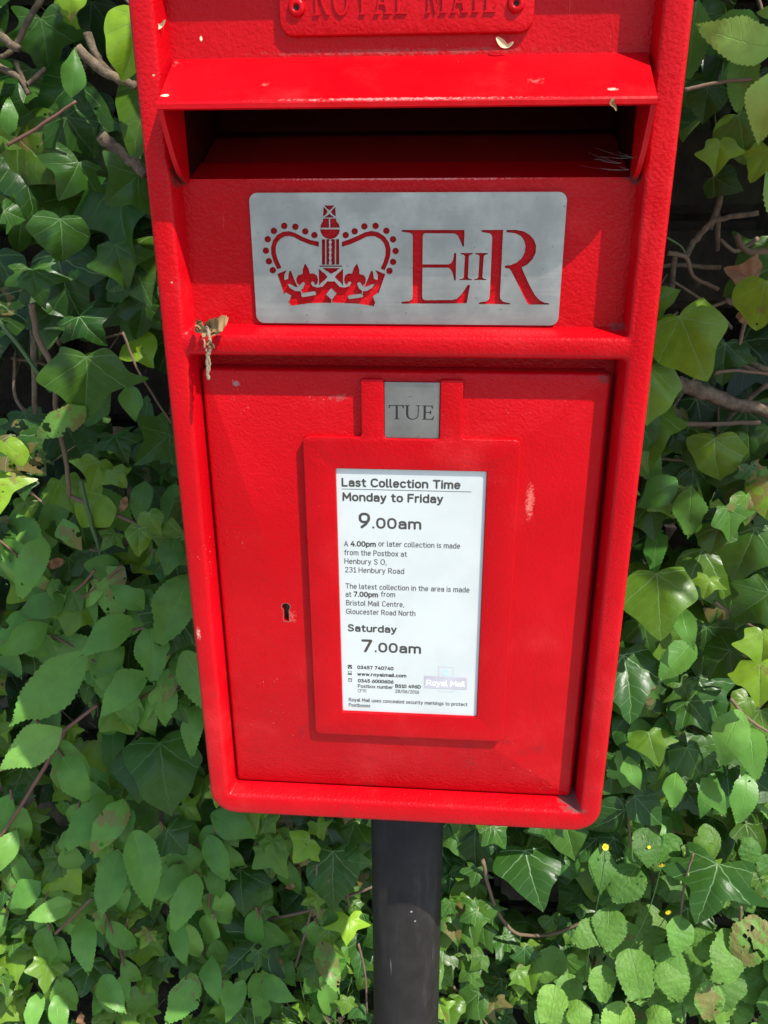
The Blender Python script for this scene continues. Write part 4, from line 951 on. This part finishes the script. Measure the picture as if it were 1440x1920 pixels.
 (P_IVR, 'heart', 1258, 805, 1270, 850, .42, .6, .05, .4, 1.1), (P_IVR, 'heart', 1310, 815, 1300, 890, .41, .7, .2, .4, 1), (P_IVR, 'heart', 1440, 800, 1425, 830, .38, .8, .2, .4, 1.2), (P_IVR, 'heart', 1445, 900, 1436, 980, .34, 1.1, .6, .4, 1.1),
 # right middle
 (P_IVR, 'heart', 1231, 1070, 1246, 1190, .33, 1.05, .3, .6, 1.1), (P_IVR, 'heart', 1345, 985, 1342, 1038, .34, .85, .15, .4, 1.6), (P_IVR, 'heart', 1418, 985, 1380, 1090, .34, .85, .1, .4, 1.1),
 (P_IVR, 'ivy5', 1331, 1082, 1322, 1122, .33, .95, .6, .6, 1.3), (P_SHP, 'ovate', 1278, 1138, 1286, 1212, .32, .95, .15, .5, 1.3), (P_SHP, 'ovate', 1298, 1205, 1238, 1270, .32, .9, .2, .5, 1.4),
 (P_IVR, 'heart', 1372, 1218, 1316, 1262, .35, .7, .02, .6, 1.2), (P_IVR, 'ivy5', 1288, 1312, 1338, 1366, .33, .85, .03, .8, 1.3), (P_IVR, 'ivy3', 1170, 1222, 1196, 1350, .33, .9, .0, 1, .9),
 (P_IVR, 'ivy3', 1216, 1370, 1228, 1434, .325, 1.05, .35, .5, 1.2), (P_SHP, 'ovate', 1388, 1336, 1338, 1424, .30, 1.1, .3, .4, 1.4), (P_SHP, 'ovate', 1404, 1366, 1424, 1456, .30, 1.05, .25, .5, 1.4),
 (P_IVR, 'ivy3', 1425, 1242, 1424, 1325, .29, 1.35, .65, .6, 1.15), (P_SHP, 'ovate', 1268, 1450, 1262, 1515, .31, 1.05, .22, .5, 1.4), (P_IVR, 'ivy3', 1286, 1398, 1326, 1476, .33, .9, .08, .5, 1),
 (P_IVR, 'ivy3', 1448, 1108, 1370, 1168, .34, .75, .08, .4, 1.2), (P_IVR, 'ivy3', 1205, 1160, 1222, 1230, .36, .7, .1, .4, 1.2), (P_IVR, 'ivy3', 1350, 1390, 1330, 1450, .34, .8, .1, .5, 1.1), (P_IVR, 'ivy3', 1430, 1180, 1434, 1260, .32, 1.2, .6, .5, 1),
 (P_SHP, 'ovate', 1178, 1420, 1190, 1480, .32, 1.0, .25, .5, 1.3), (P_SHP, 'ovate', 1320, 1460, 1350, 1530, .31, 1, .2, .5, 1.1), (P_SHP, 'ovate', 1400, 1455, 1395, 1545, .30, 1.05, .2, .5, 1.2),
 # right bottom
 (P_IVB, 'heart', 985, 1590, 1003, 1704, .37, .85, .02, 1, 1.15), (P_IVR, 'ivy5', 1348, 1615, 1322, 1735, .31, .95, .02, 1, 1.25), (P_IVB, 'heart', 893, 1545, 880, 1628, .40, .7, .03, .9, 1),
 (P_NIP, 'ovate', 1127, 1588, 1128, 1672, .34, .85, .08, .7, 1.4), (P_IVB, 'ivy3', 838, 1688, 856, 1764, .35, 1.0, .12, .8, 1), (P_IVB, 'ivy3', 872, 1698, 894, 1776, .345, 1.05, .15, .8, 1),
 (P_NIP, 'broad', 1142, 1702, 1140, 1784, .30, .95, .25, .5, 1.1), (P_NIP, 'broad', 1182, 1782, 1208, 1882, .27, 1.05, .35, .5, 1), (P_NIP, 'broad', 1252, 1800, 1275, 1880, .27, 1.05, .35, .5, 1.2),
 (P_NIP, 'broad', 1330, 1842, 1332, 1915, .26, 1.1, .35, .5, 1.2), (P_NIP, 'broad', 1445, 1740, 1375, 1800, .27, 1.1, .4, .5, 1.2), (P_NIP, 'broad', 1322, 1738, 1316, 1804, .30, .95, .3, .4, 1.1),
 (P_NIP, 'broad', 1385, 1752, 1352, 1842, .28, 1.0, .35, .4, .9), (P_NIP, 'broad', 1040, 1850, 1030, 1930, .26, 1.2, .65, .4, 1.0), (P_NIP, 'broad', 1084, 1874, 1085, 1940, .255, 1.2, .6, .4, 1.1),
 (P_NIP, 'broad', 1160, 1880, 1165, 1960, .25, 1.3, .75, .4, 1.2), (P_NIP, 'broad', 1130, 1812, 1135, 1880, .27, 1.1, .45, .4, 1.1), (P_NIP, 'broad', 1225, 1885, 1245, 1950, .25, 1.2, .6, .4, 1.2),
 (P_IVB, 'ivy5', 1085, 1695, 1085, 1725, .37, .9, .05, 1, 1.6), (P_IVB, 'ivy5', 918, 1690, 920, 1730, .36, .95, .1, 1, 1.4), (P_IVB, 'ivy5', 895, 1625, 890, 1665, .37, .9, .08, 1, 1.3), (P_IVB, 'ivy3', 985, 1790, 998, 1866, .33, 1.3, .35, .7, .75),
 (P_IVB, 'ivy3', 1060, 1795, 1072, 1846, .33, 1.0, .1, .9, 1.1), (P_IVB, 'heart', 900, 1860, 850, 1900, .32, .95, .1, .8, 1.1), (P_IVB, 'ivy5', 925, 1870, 930, 1920, .32, 1.1, .2, .9, 1.2), (P_IVB, 'ivy3', 838, 1870, 850, 1935, .32, 1.1, .25, .8, 1.2),
 (P_IVB, 'ivy3', 1290, 1700, 1288, 1770, .33, .95, .05, 1, 1.2), (P_NIP, 'ovate', 1225, 1600, 1215, 1620, .32, .9, .15, .4, 1.3), (P_NIP, 'broad', 1210, 1555, 1222, 1625, .33, .75, .05, .6, 1.1), (P_NIP, 'broad', 1195, 1625, 1150, 1690, .32, .8, .1, .6, 1.1),
]
for h in H: hero(*h[:7], h[7]*.96, h[8]*.85, *h[9:])
SPRAYS = [([(60, 1340), (140, 1450), (200, 1560), (235, 1680)], .315, 9), ([(150, 1500), (120, 1600), (70, 1720)], .31, 8), ([(300, 1540), (330, 1640), (345, 1760), (350, 1880)], .31, 9),
          ([(400, 1540), (410, 1640), (400, 1760), (420, 1860)], .32, 8), ([(20, 1480), (30, 1600), (10, 1720)], .31, 7), ([(-20, 1180), (90, 1190), (190, 1250), (250, 1320)], .325, 9), ([(230, 1060), (170, 1110), (90, 1160)], .34, 7),
          ([(340, 1250), (280, 1300), (200, 1340)], .335, 6), ([(190, 1700), (230, 1800), (250, 1900)], .30, 7), ([(90, 1730), (110, 1830), (90, 1930)], .295, 7), ([(480, 1700), (500, 1800), (470, 1900)], .325, 7), ([(-30, 990), (40, 1050), (90, 1120)], .33, 6),
          ([(-250, 1300), (-150, 1400), (-90, 1550)], .31, 8), ([(-200, 1600), (-120, 1700), (-100, 1850)], .30, 8), ([(590, 1720), (610, 1800), (600, 1900)], .33, 5)]
for pts, d, n_ in SPRAYS:
    S_ = spline([at(x, y, d) for x, y in pts], 8)
    for k in range(n_):
        f = (k+.6)/n_; i = min(int(f*(len(S_)-1)), len(S_)-2); A = S_[i]; t = (S_[i+1]-S_[i]).normalized(); sd = 1 if k % 2 else -1
        dr = (t*.8+Vector((sd*rng.uniform(.25, .7), rng.uniform(-.25, .1), -.55))).normalized(); n = Vector((rng.gauss(sd*.2, .22), -1, rng.gauss(.75, .22)))
        FO[P_SHR].add('ovate', A, dr, n, rng.uniform(.062, .100)*(1-.25*f), (rng.uniform(.75, 1.15), max(0, rng.gauss(.22, .12)), .35), rng, False, rng.uniform(.9, 1.12))
for p, mt in ((P_IVL, M_IVY), (P_SHR, M_OV), (P_IVR, M_IVY), (P_SHP, M_OV), (P_IVB, M_IVY), (P_NIP, M_NIP)):
    FO[p].build('foliage', mt, p, ORG[p])

# ------------------------------------------------------------------ stems, twigs and branches (parts of their plants)
def stem(p, name, pts, d, r, mat, taper=.6, dd=0.0, jit=.15):
    P = [at(x, y, d+dd*i/(max(len(pts)-1, 1))) for i, (x, y) in enumerate(pts)]
    S = [q + Vector((rng.gauss(0, r*.11), rng.gauss(0, r*.11), rng.gauss(0, r*.11))) for q in spline(P, 6)]
    n = len(S); bm = bmesh.new()
    tube(bm, S, [r*(1-(1-taper)*i/(n-1)) for i in range(n)], 8, jit, rng)
    for v in bm.verts: v.co -= ORG[p]
    return bm_obj(name, bm, mat, p)
ST = [
 (P_IVL, [(82, -10), (50, 45), (25, 92), (0, 108)], .40, .0035, M_BARK), (P_IVL, [(-20, 55), (36, 92)], .385, .0055, M_BARK), (P_IVL, [(-10, 122), (35, 145), (55, 178)], .41, .0045, M_BARK),
 (P_IVL, [(52, 160), (85, 128)], .41, .003, M_BARK), (P_IVL, [(30, 116), (48, 158)], .41, .003, M_BARK), (P_IVL, [(146, 92), (175, 120), (205, 140), (252, 160)], .38, .006, M_BARK), (P_IVL, [(164, 62), (182, 108), (212, 142)], .39, .005, M_BARK),
 (P_IVL, [(190, 256), (225, 285), (270, 325)], .36, .0075, M_BARK), (P_SHR, [(14, 272), (70, 240), (142, 190)], .345, .002, M_STEMR), (P_IVL, [(58, 570), (72, 635), (102, 700), (104, 770), (124, 862), (130, 930)], .37, .0038, M_STEM),
 (P_IVL, [(62, 618), (66, 775)], .40, .0042, M_BARK), (P_IVL, [(-10, 592), (40, 655), (95, 735)], .38, .003, M_STEMG), (P_IVL, [(130, 930), (200, 958), (260, 985), (330, 1040)], .375, .003, M_STEM),
 (P_IVL, [(230, 622), (262, 700), (322, 795)], .40, .0018, M_STEM), (P_IVL, [(205, 985), (190, 1030), (168, 1030)], .37, .002, M_STEM), (P_SHR, [(152, 900), (172, 985), (205, 1090), (214, 1136)], .36, .003, M_STEMG),
 (P_SHR, [(-10, 1450), (60, 1408), (122, 1368), (182, 1322)], .29, .003, M_STEMR), (P_SHR, [(122, 1370), (62, 1475), (-5, 1580)], .30, .003, M_STEMR), (P_SHR, [(203, 1210), (240, 1185), (282, 1175)], .31, .0024, M_STEM),
 (P_SHR, [(245, 1330), (300, 1310), (370, 1275)], .34, .0018, M_STEM), (P_SHR, [(104, 1750), (138, 1718), (172, 1684)], .27, .0022, M_STEMR), (P_SHR, [(140, 1108), (160, 1090), (178, 1068)], .33, .002, M_STEMR),
 (P_IVB, [(554, 1812), (575, 1740), (590, 1680), (594, 1620)], .33, .0022, M_STEM), (P_IVB, [(440, 1735), (560, 1712), (640, 1685), (700, 1662)], .35, .0026, M_STEM), (P_IVB, [(655, 1700), (650, 1670)], .345, .0018, M_STEM),
 (P_SHR, [(380, 1800), (395, 1660), (400, 1540)], .33, .0022, M_STEMR), (P_SHR, [(228, 1800), (236, 1760), (240, 1720)], .31, .002, M_STEM), (P_IVB, [(672, 1770), (685, 1830), (688, 1900)], .34, .002, M_STEM),
 (P_IVR, [(1225, 712), (1300, 728), (1365, 752), (1460, 778)], .42, .0105, M_BARK), (P_IVR, [(1210, 788), (1300, 796), (1425, 792)], .41, .0035, M_STEM), (P_IVR, [(1252, 474), (1288, 484), (1300, 518), (1348, 542)], .42, .0028, M_STEM),
 (P_IVR, [(1284, 482), (1312, 440), (1345, 412), (1420, 400)], .44, .004, M_BARK), (P_IVR, [(1258, 560), (1265, 470)], .45, .004, M_BARK), (P_IVR, [(1330, 430), (1350, 370), (1340, 310)], .48, .004, M_BARK),
 (P_IVR, [(1440, 470), (1400, 470), (1380, 440)], .42, .004, M_STEM), (P_IVR, [(1345, 400), (1345, 470)], .50, .0035, M_BARK), (P_IVR, [(1360, 560), (1395, 590), (1385, 655)], .41, .003, M_STEM),
 (P_IVR, [(1380, 640), (1410, 680), (1470, 700)], .42, .004, M_BARK), (P_IVR, [(1340, 700), (1375, 695), (1450, 702)], .40, .0022, M_STEM), (P_IVR, [(1440, 720), (1390, 760), (1360, 790)], .44, .0035, M_BARK),
 (P_SHP, [(1284, 168), (1340, 156), (1415, 148), (1460, 150)], .30, .0018, M_STEM), (P_IVR, [(1200, 860), (1270, 862), (1300, 870)], .42, .002, M_STEM), (P_IVR, [(1250, 445), (1275, 460), (1285, 475)], .40, .0012, M_STEMG),
 (P_IVR, [(1340, 1128), (1370, 1150), (1420, 1180)], .36, .002, M_STEM), (P_IVR, [(1370, 1310), (1400, 1345), (1440, 1372)], .33, .0024, M_STEM), (P_IVR, [(1320, 1268), (1380, 1270)], .36, .0016, M_STEM),
 (P_IVB, [(905, 1612), (925, 1690), (965, 1748), (1030, 1752), (1096, 1728)], .36, .003, M_STEM), (P_IVB, [(850, 1850), (890, 1890), (920, 1930)], .34, .0022, M_STEM), (P_NIP, [(1190, 1640), (1180, 1560), (1176, 1500)], .36, .002, M_STEM),
 (P_NIP, [(1095, 1840), (1115, 1720), (1130, 1640), (1135, 1592)], .305, .0008, M_STEMG), (P_NIP, [(1170, 1800), (1215, 1710), (1240, 1625)], .30, .0008, M_STEMG), (P_NIP, [(1180, 1790), (1230, 1745), (1252, 1712)], .30, .0008, M_STEMG),
 (P_NIP, [(1275, 1720), (1285, 1650), (1300, 1600)], .31, .002, M_STEM), (P_NIP, [(1390, 1700), (1385, 1740), (1380, 1760)], .29, .002, M_STEM), (P_NIP, [(1285, 1930), (1280, 1880)], .26, .002, M_STEMG),
]
for pts, d, n_ in SPRAYS: stem(P_SHR, 'stem', pts, d, .0018, M_STEMR, .6)
for p, pts, d, r, mt in ST: stem(p, 'stem', pts, d, r, mt, .75)
# tangled twigs deeper in
for p, n_, x0, x1, y0, y1 in ((P_IVL, 26, -200, 380, -60, 1000), (P_IVR, 46, 1180, 1560, -60, 900), (P_IVB, 14, 500, 1150, 1520, 1950), (P_SHR, 14, -100, 420, 1000, 1950)):
    for k in range(n_):
        px, py = rng.uniform(x0, x1), rng.uniform(y0, y1); a = rng.uniform(0, 6.28); L = rng.uniform(60, 190)
        pts = [(px, py), (px+L*.5*math.cos(a)+rng.gauss(0, 14), py+L*.5*math.sin(a)+rng.gauss(0, 14)), (px+L*math.cos(a+rng.gauss(0, .3)), py+L*math.sin(a+rng.gauss(0, .3)))]
        stem(p, 'twig', pts, rng.uniform(.43, .58), rng.uniform(.0010, .0034), rng.choice((M_BARK, M_STEM)), .6, rng.uniform(-.05, .05))

# ------------------------------------------------------------------ yellow flowers of the weed
M_YEL = simple('yellow_petal', (.80, .62, .01), .5)
M_BUD = simple('green_bud', (.16, .26, .05), .6)
for fx, fy, d, r, tilt in ((1135, 1588, .30, .0050, 0), (1241, 1622, .295, .0048, .9), (1253, 1710, .295, .0044, .5), (1217, 1588, .31, .0026, .2)):
    c = at(fx, fy, d); bm = bmesh.new(); nrm = Vector((.1, -1, .5-tilt)).normalized(); u = nrm.orthogonal().normalized(); v = nrm.cross(u)
    for k in range(12):
        a = 2*math.pi*k/12+rng.uniform(-.1, .1); dr = u*math.cos(a)+v*math.sin(a); tg = -u*math.sin(a)+v*math.cos(a)
        q = [c+dr*r*.2-tg*r*.08, c+dr*r*.2+tg*r*.08, c+dr*r*.8+tg*r*.19+nrm*r*.2, c+dr*r*rng.uniform(.92, 1.08)+nrm*r*.15, c+dr*r*.8-tg*r*.19+nrm*r*.2]
        bm.faces.new([bm.verts.new(x-ORG[P_NIP]) for x in q])
    fo = bm_obj('flower', bm, M_YEL, P_NIP)
    bm = bmesh.new(); bmesh.ops.create_uvsphere(bm, u_segments=8, v_segments=6, radius=r*.36)
    for x in bm.verts: x.co = x.co+c-ORG[P_NIP]-nrm*r*.05
    bm_obj('flower_centre', bm, simple('flower_heart', (.7, .42, .01), .6), fo)
for bx, by in ((1283, 1600), (1290, 1640), (1276, 1655), (1186, 1572), (1205, 1570)):
    c = at(bx, by, .30); bm = bmesh.new(); bmesh.ops.create_uvsphere(bm, u_segments=8, v_segments=6, radius=.0017)
    for x in bm.verts: x.co = Vector((x.co.x, x.co.y, x.co.z*1.8))+c-ORG[P_NIP]
    bm_obj('bud', bm, M_BUD, P_NIP)

# ------------------------------------------------------------------ stone wall behind, dead leaves, grass
def wall_mat():
    mt, nt, b = newmat('old_stone'); v = OBJ(nt)
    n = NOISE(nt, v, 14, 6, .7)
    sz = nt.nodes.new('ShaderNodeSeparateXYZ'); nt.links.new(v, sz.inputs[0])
    c = MIX(nt, RAMP(nt, n, .3, .72), (.007, .0045, .0025), (.034, .021, .012))       # upper courses brown-black: the shade behind the hedge put into the colour
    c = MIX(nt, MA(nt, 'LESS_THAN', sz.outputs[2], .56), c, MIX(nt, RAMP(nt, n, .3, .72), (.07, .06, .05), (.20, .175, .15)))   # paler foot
    c = MIX(nt, MA(nt, 'MULTIPLY', RAMP(nt, NOISE(nt, v, 5, 3), .5, .65), .5), c, (.035, .045, .02))
    nt.links.new(c, b.inputs['Base Color']); b.inputs['Roughness'].default_value = .95
    BUMP(nt, b, n, .8, .012); return mt
bm = bmesh.new()
zz = 0.0
wr = random.Random(3)
while zz < 2.15:
    hh = wr.uniform(.12, .20); xx = -2.6-wr.uniform(0, .3)
    while xx < 2.6:
        ww = wr.uniform(.2, .42); g = .006
        y0 = .66+wr.uniform(-.02, .02) - (.08 if zz < .35 else 0)
        pts = [(xx+g, zz+g), (xx+ww-g, zz+g), (xx+ww-g, zz+hh-g), (xx+g, zz+hh-g)]
        f = [bm.verts.new((px+wr.uniform(-.008, .008), y0+wr.uniform(-.008, .008), pz+wr.uniform(-.006, .006))) for px, pz in pts]
        bk = [bm.verts.new((px, .95, pz)) for px, pz in pts]
        bm.faces.new(f)
        for k in range(4): bm.faces.new((f[k], f[(k+1) % 4], bk[(k+1) % 4], bk[k]))
        xx += ww
    zz += hh
geom = [e for e in bm.edges]
bmesh.ops.bevel(bm, geom=geom, offset=.012, segments=2, affect='EDGES', clamp_overlap=True)
c0 = [bm.verts.new((x, y, z)) for x, y, z in ((-2.7, .70, 0), (2.7, .70, 0), (2.7, .70, 2.1), (-2.7, .70, 2.1), (-2.7, .92, 0), (2.7, .92, 0), (2.7, .92, 2.1), (-2.7, .92, 2.1))]
for f in ((0, 1, 2, 3), (4, 5, 6, 7), (3, 2, 6, 7), (0, 3, 7, 4), (1, 2, 6, 5)): bm.faces.new([c0[i] for i in f])
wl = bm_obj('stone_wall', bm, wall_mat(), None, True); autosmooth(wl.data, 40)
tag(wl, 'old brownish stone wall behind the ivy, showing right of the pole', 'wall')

M_DEAD = simple('dead_leaf', (.22, .105, .045), .8)
def dead(px, py, tx, ty, d, kind, label):
    A = at(px, py, d); B = at(tx, ty, d-.01); t = (B-A); s = t.length; t.normalize()
    V, I, S, T, UV = rng.choice(TPL[kind]); n = Vector((rng.gauss(0, .4), -1, .3)); n = (n-t*n.dot(t)).normalized(); x = t.cross(n)
    me = bpy.data.meshes.new('dead_leaf'); W = V.copy()
    W[:, 2] += .5*np.abs(W[:, 0])**1.2+.08*np.sin(W[:, 1]*14)*np.cos(W[:, 0]*11)
    P_ = W[:, 0:1]*np.array(x)*s+W[:, 1:2]*np.array(t)*s+W[:, 2:3]*np.array(n)*s
    me.from_pydata(P_.tolist(), [], [I[a:a+b].tolist() for a, b in zip(S, T)])
    for q in me.polygons: q.use_smooth = True
    o = link('dead_leaf', me, M_DEAD, None, A); return tag(o, label, 'dead leaf', 'dead brown leaves caught in the ivy')
dead(1420, 525, 1362, 505, .40, 'ivy3', 'curled orange-brown dead leaf above the thick bare branch at right')
dead(1395, 582, 1412, 612, .40, 'heart', 'small rust-coloured dead leaf on a bare twig at right')
dead(562, 1625, 528, 1668, .36, 'ovate', 'crumpled tan dead leaf left of the black pole below the box')
dead(150, 1900, 160, 1935, .27, 'ovate', 'tan dead leaf among the shrub at the bottom left')
dead(120, 1050, 78, 1065, .35, 'ovate', 'brown dead leaf beneath the shrub, at left')
dead(238, 930, 228, 962, .37, 'ovate', 'reddish dead leaf on the left beside the box')
dead(1222, 1270, 1218, 1302, .35, 'ovate', 'orange-brown dead leaf wedged right of the lower box')
dead(965, 1808, 975, 1818, .325, 'ivy3', 'pale brown scrap of leaf on the ivy right of the pole')
dead(515, 1790, 530, 1815, .33, 'ovate', 'brown dead leaf under the ivy left of the pole')

bm = bmesh.new()
for k in range(90):
    px = rng.uniform(490, 700); base = Vector((at(px, 1900, .30).x+rng.gauss(0, .01), rng.uniform(.22, .40), rng.uniform(.0, .03)))
    L = rng.uniform(.10, .30); lean = Vector((rng.gauss(0, .35), rng.gauss(-.15, .2), 1)).normalized(); wd = rng.uniform(.0010, .0022)
    side = lean.orthogonal().normalized(); pr = None
    for i in range(6):
        t = i/5; c = base+lean*L*t+Vector((lean.x*.6, lean.y*.6-.02, -.5*t))*L*t*t*.6
        a = bm.verts.new(c-side*wd*(1-t*.9)); b_ = bm.verts.new(c+side*wd*(1-t*.9))
        if pr: bm.faces.new((pr[0], pr[1], b_, a))
        pr = (a, b_)
tag(bm_obj('grass_tuft', bm, simple('grass_blade', (.16, .26, .05), .5)), 'thin pale grass growing left of the foot of the black pole', 'grass', kind='stuff')

# ------------------------------------------------------------------ things lying on the box
M_DRY = simple('dry_leaf', (.27, .155, .062), .85)
M_DRY2 = simple('dry_stalk', (.27, .20, .12), .85)
wo = at(395, 612, -.004)
wl_ = empty('withered_leaf', wo, 'shrivelled tan leaf with hanging stalk caught on the ledge left of the crown plate', 'dead leaf')
def crinkle(ctrl, width, ph, d):
    S = spline([at(x, y, dd) for x, y, dd in ctrl], 8); bm = bmesh.new(); pr = None; n = len(S)
    for i, c in enumerate(S):
        t = i/(n-1); a = S[max(i-1, 0)]; b_ = S[min(i+1, n-1)]; tg = (b_-a).normalized()
        sd = tg.cross(Vector((0, -1, 0))).normalized(); w_ = width*(math.sin(math.pi*(.08+.88*t))**.7)
        row = []
        for k in range(7):
            q = (k/6-.5)*2; cur = .55*abs(q)**1.5
            row.append(bm.verts.new(c-wo+sd*w_*q*(1+.12*math.sin(9*t+ph+q*2))+Vector((0, -1, 0))*(w_*cur+.0012*math.sin(22*t+ph+3*q))+Vector((0, 0, .0006*math.sin(30*t+q*5)))))
        if pr:
            for k in range(6): bm.faces.new((pr[k], pr[k+1], row[k+1], row[k]))
        pr = row
    return bm
bm_obj('leaf_blade', crinkle([(383, 618, -.002), (398, 612, -.006), (412, 605, -.008), (427, 594, -.004)], .0052, 0, 0), M_DRY, wl_)
bm_obj('leaf_blade', crinkle([(366, 622, -.001), (378, 616, -.006), (390, 622, -.008), (402, 622, -.006), (420, 616, -.004)], .0036, 2, 0), M_DRY, wl_)
bm_obj('leaf_blade', crinkle([(368, 602, -.001), (374, 608, -.005), (372, 618, -.006)], .0030, 4, 0), M_DRY, wl_)
for pts, r in (([(388, 612, -.008), (392, 630, -.010), (394, 652, -.012), (390, 668, -.012), (389, 690, -.013), (391, 712, -.014)], .0011),
               ([(380, 622, -.006), (384, 645, -.011), (389, 662, -.012), (394, 682, -.013), (389, 712, -.014)], .0006)):
    S = spline([at(*p) for p in pts], 6); bm = bmesh.new()
    tube(bm, [q-wo+Vector((rng.gauss(0, .0003), 0, 0)) for q in S], [r*(1+.5*rng.random()) for _ in S], 6, .4, rng)
    bm_obj('stalk', bm, M_DRY2, wl_)
S = crinkle([(388, 640, -.011), (396, 646, -.013), (400, 652, -.012)], .0022, 1, 0); bm_obj('leaf_blade', S, M_DRY, wl_)

M_PET = simple('pale_petal', (.66, .56, .32), .7)
def petal(ctrl, d, wmax, name, label, mat=M_PET):
    S = spline([at(x, y, d) for x, y in ctrl], 6); o0 = S[len(S)//2].copy(); bm = bmesh.new(); pr = None; n = len(S)
    for i, c in enumerate(S):
        t = i/(n-1); tg = (S[min(i+1, n-1)]-S[max(i-1, 0)]).normalized(); sd = tg.cross(Vector((0, -1, 0))).normalized()
        w_ = wmax*(.25+.75*math.sin(math.pi*min(t*1.05, 1))**.8)*(1+.3*math.sin(7*t))
        row = [bm.verts.new(c-o0+sd*w_*q-Vector((0, .0010*abs(q)+.0006*math.sin(8*t), 0))) for q in (-1, -.4, .4, 1)]
        if pr:
            for k in range(3): bm.faces.new((pr[k], pr[k+1], row[k+1], row[k]))
        pr = row
    o = bm_obj(name, bm, mat, None, True, o0); return tag(o, label, 'petal' if mat is M_PET else 'dead leaf')
petal([(284, 44), (296, 50), (305, 46), (311, 38)], .0055, .0015, 'petal', 'cream shred of petal stuck at the top left of the red box')
petal([(931, 70), (942, 82), (952, 86), (962, 79)], .0150, .0019, 'petal', 'cream petal scrap lodged below the raised name plate, above the hood')
petal([(1150, 184), (1147, 193), (1153, 200), (1155, 208)], -.0290, .0013, 'dried_leaf_scrap', 'tiny brown scrap hanging from the hood edge at right', M_DRY)
# cobweb threads in the slot corners
M_WEB = simple('cobweb', (.22, .20, .19), .8)
bm = bmesh.new(); wr = random.Random(8); o0 = at(1170, 300, .02)
hub = [(1180, 318), (1165, 306), (1188, 296)]
for k in range(15):
    h0 = wr.choice(hub); L = wr.triangular(10, 190, 25); a = wr.uniform(2.75, 3.9)
    e = (h0[0]+L*math.cos(a), min(h0[1]+L*math.sin(a)*.45, 326)); d0_ = wr.uniform(.004, .016); d1_ = d0_+wr.uniform(0, .02)
    pp = []
    for i in range(8):
        t = i/7; pp.append(at(h0[0]+(e[0]-h0[0])*t+wr.gauss(0, .5), h0[1]+(e[1]-h0[1])*t+7*t*(1-t)*L/60+wr.gauss(0, .5), d0_+(d1_-d0_)*t)-o0)
    tube(bm, pp, [wr.uniform(.00003, .00011) for _ in pp], 4)
tag(bm_obj('cobweb', bm, M_WEB, None, True, o0), 'grey cobweb threads in the right end of the posting slot', 'cobweb')
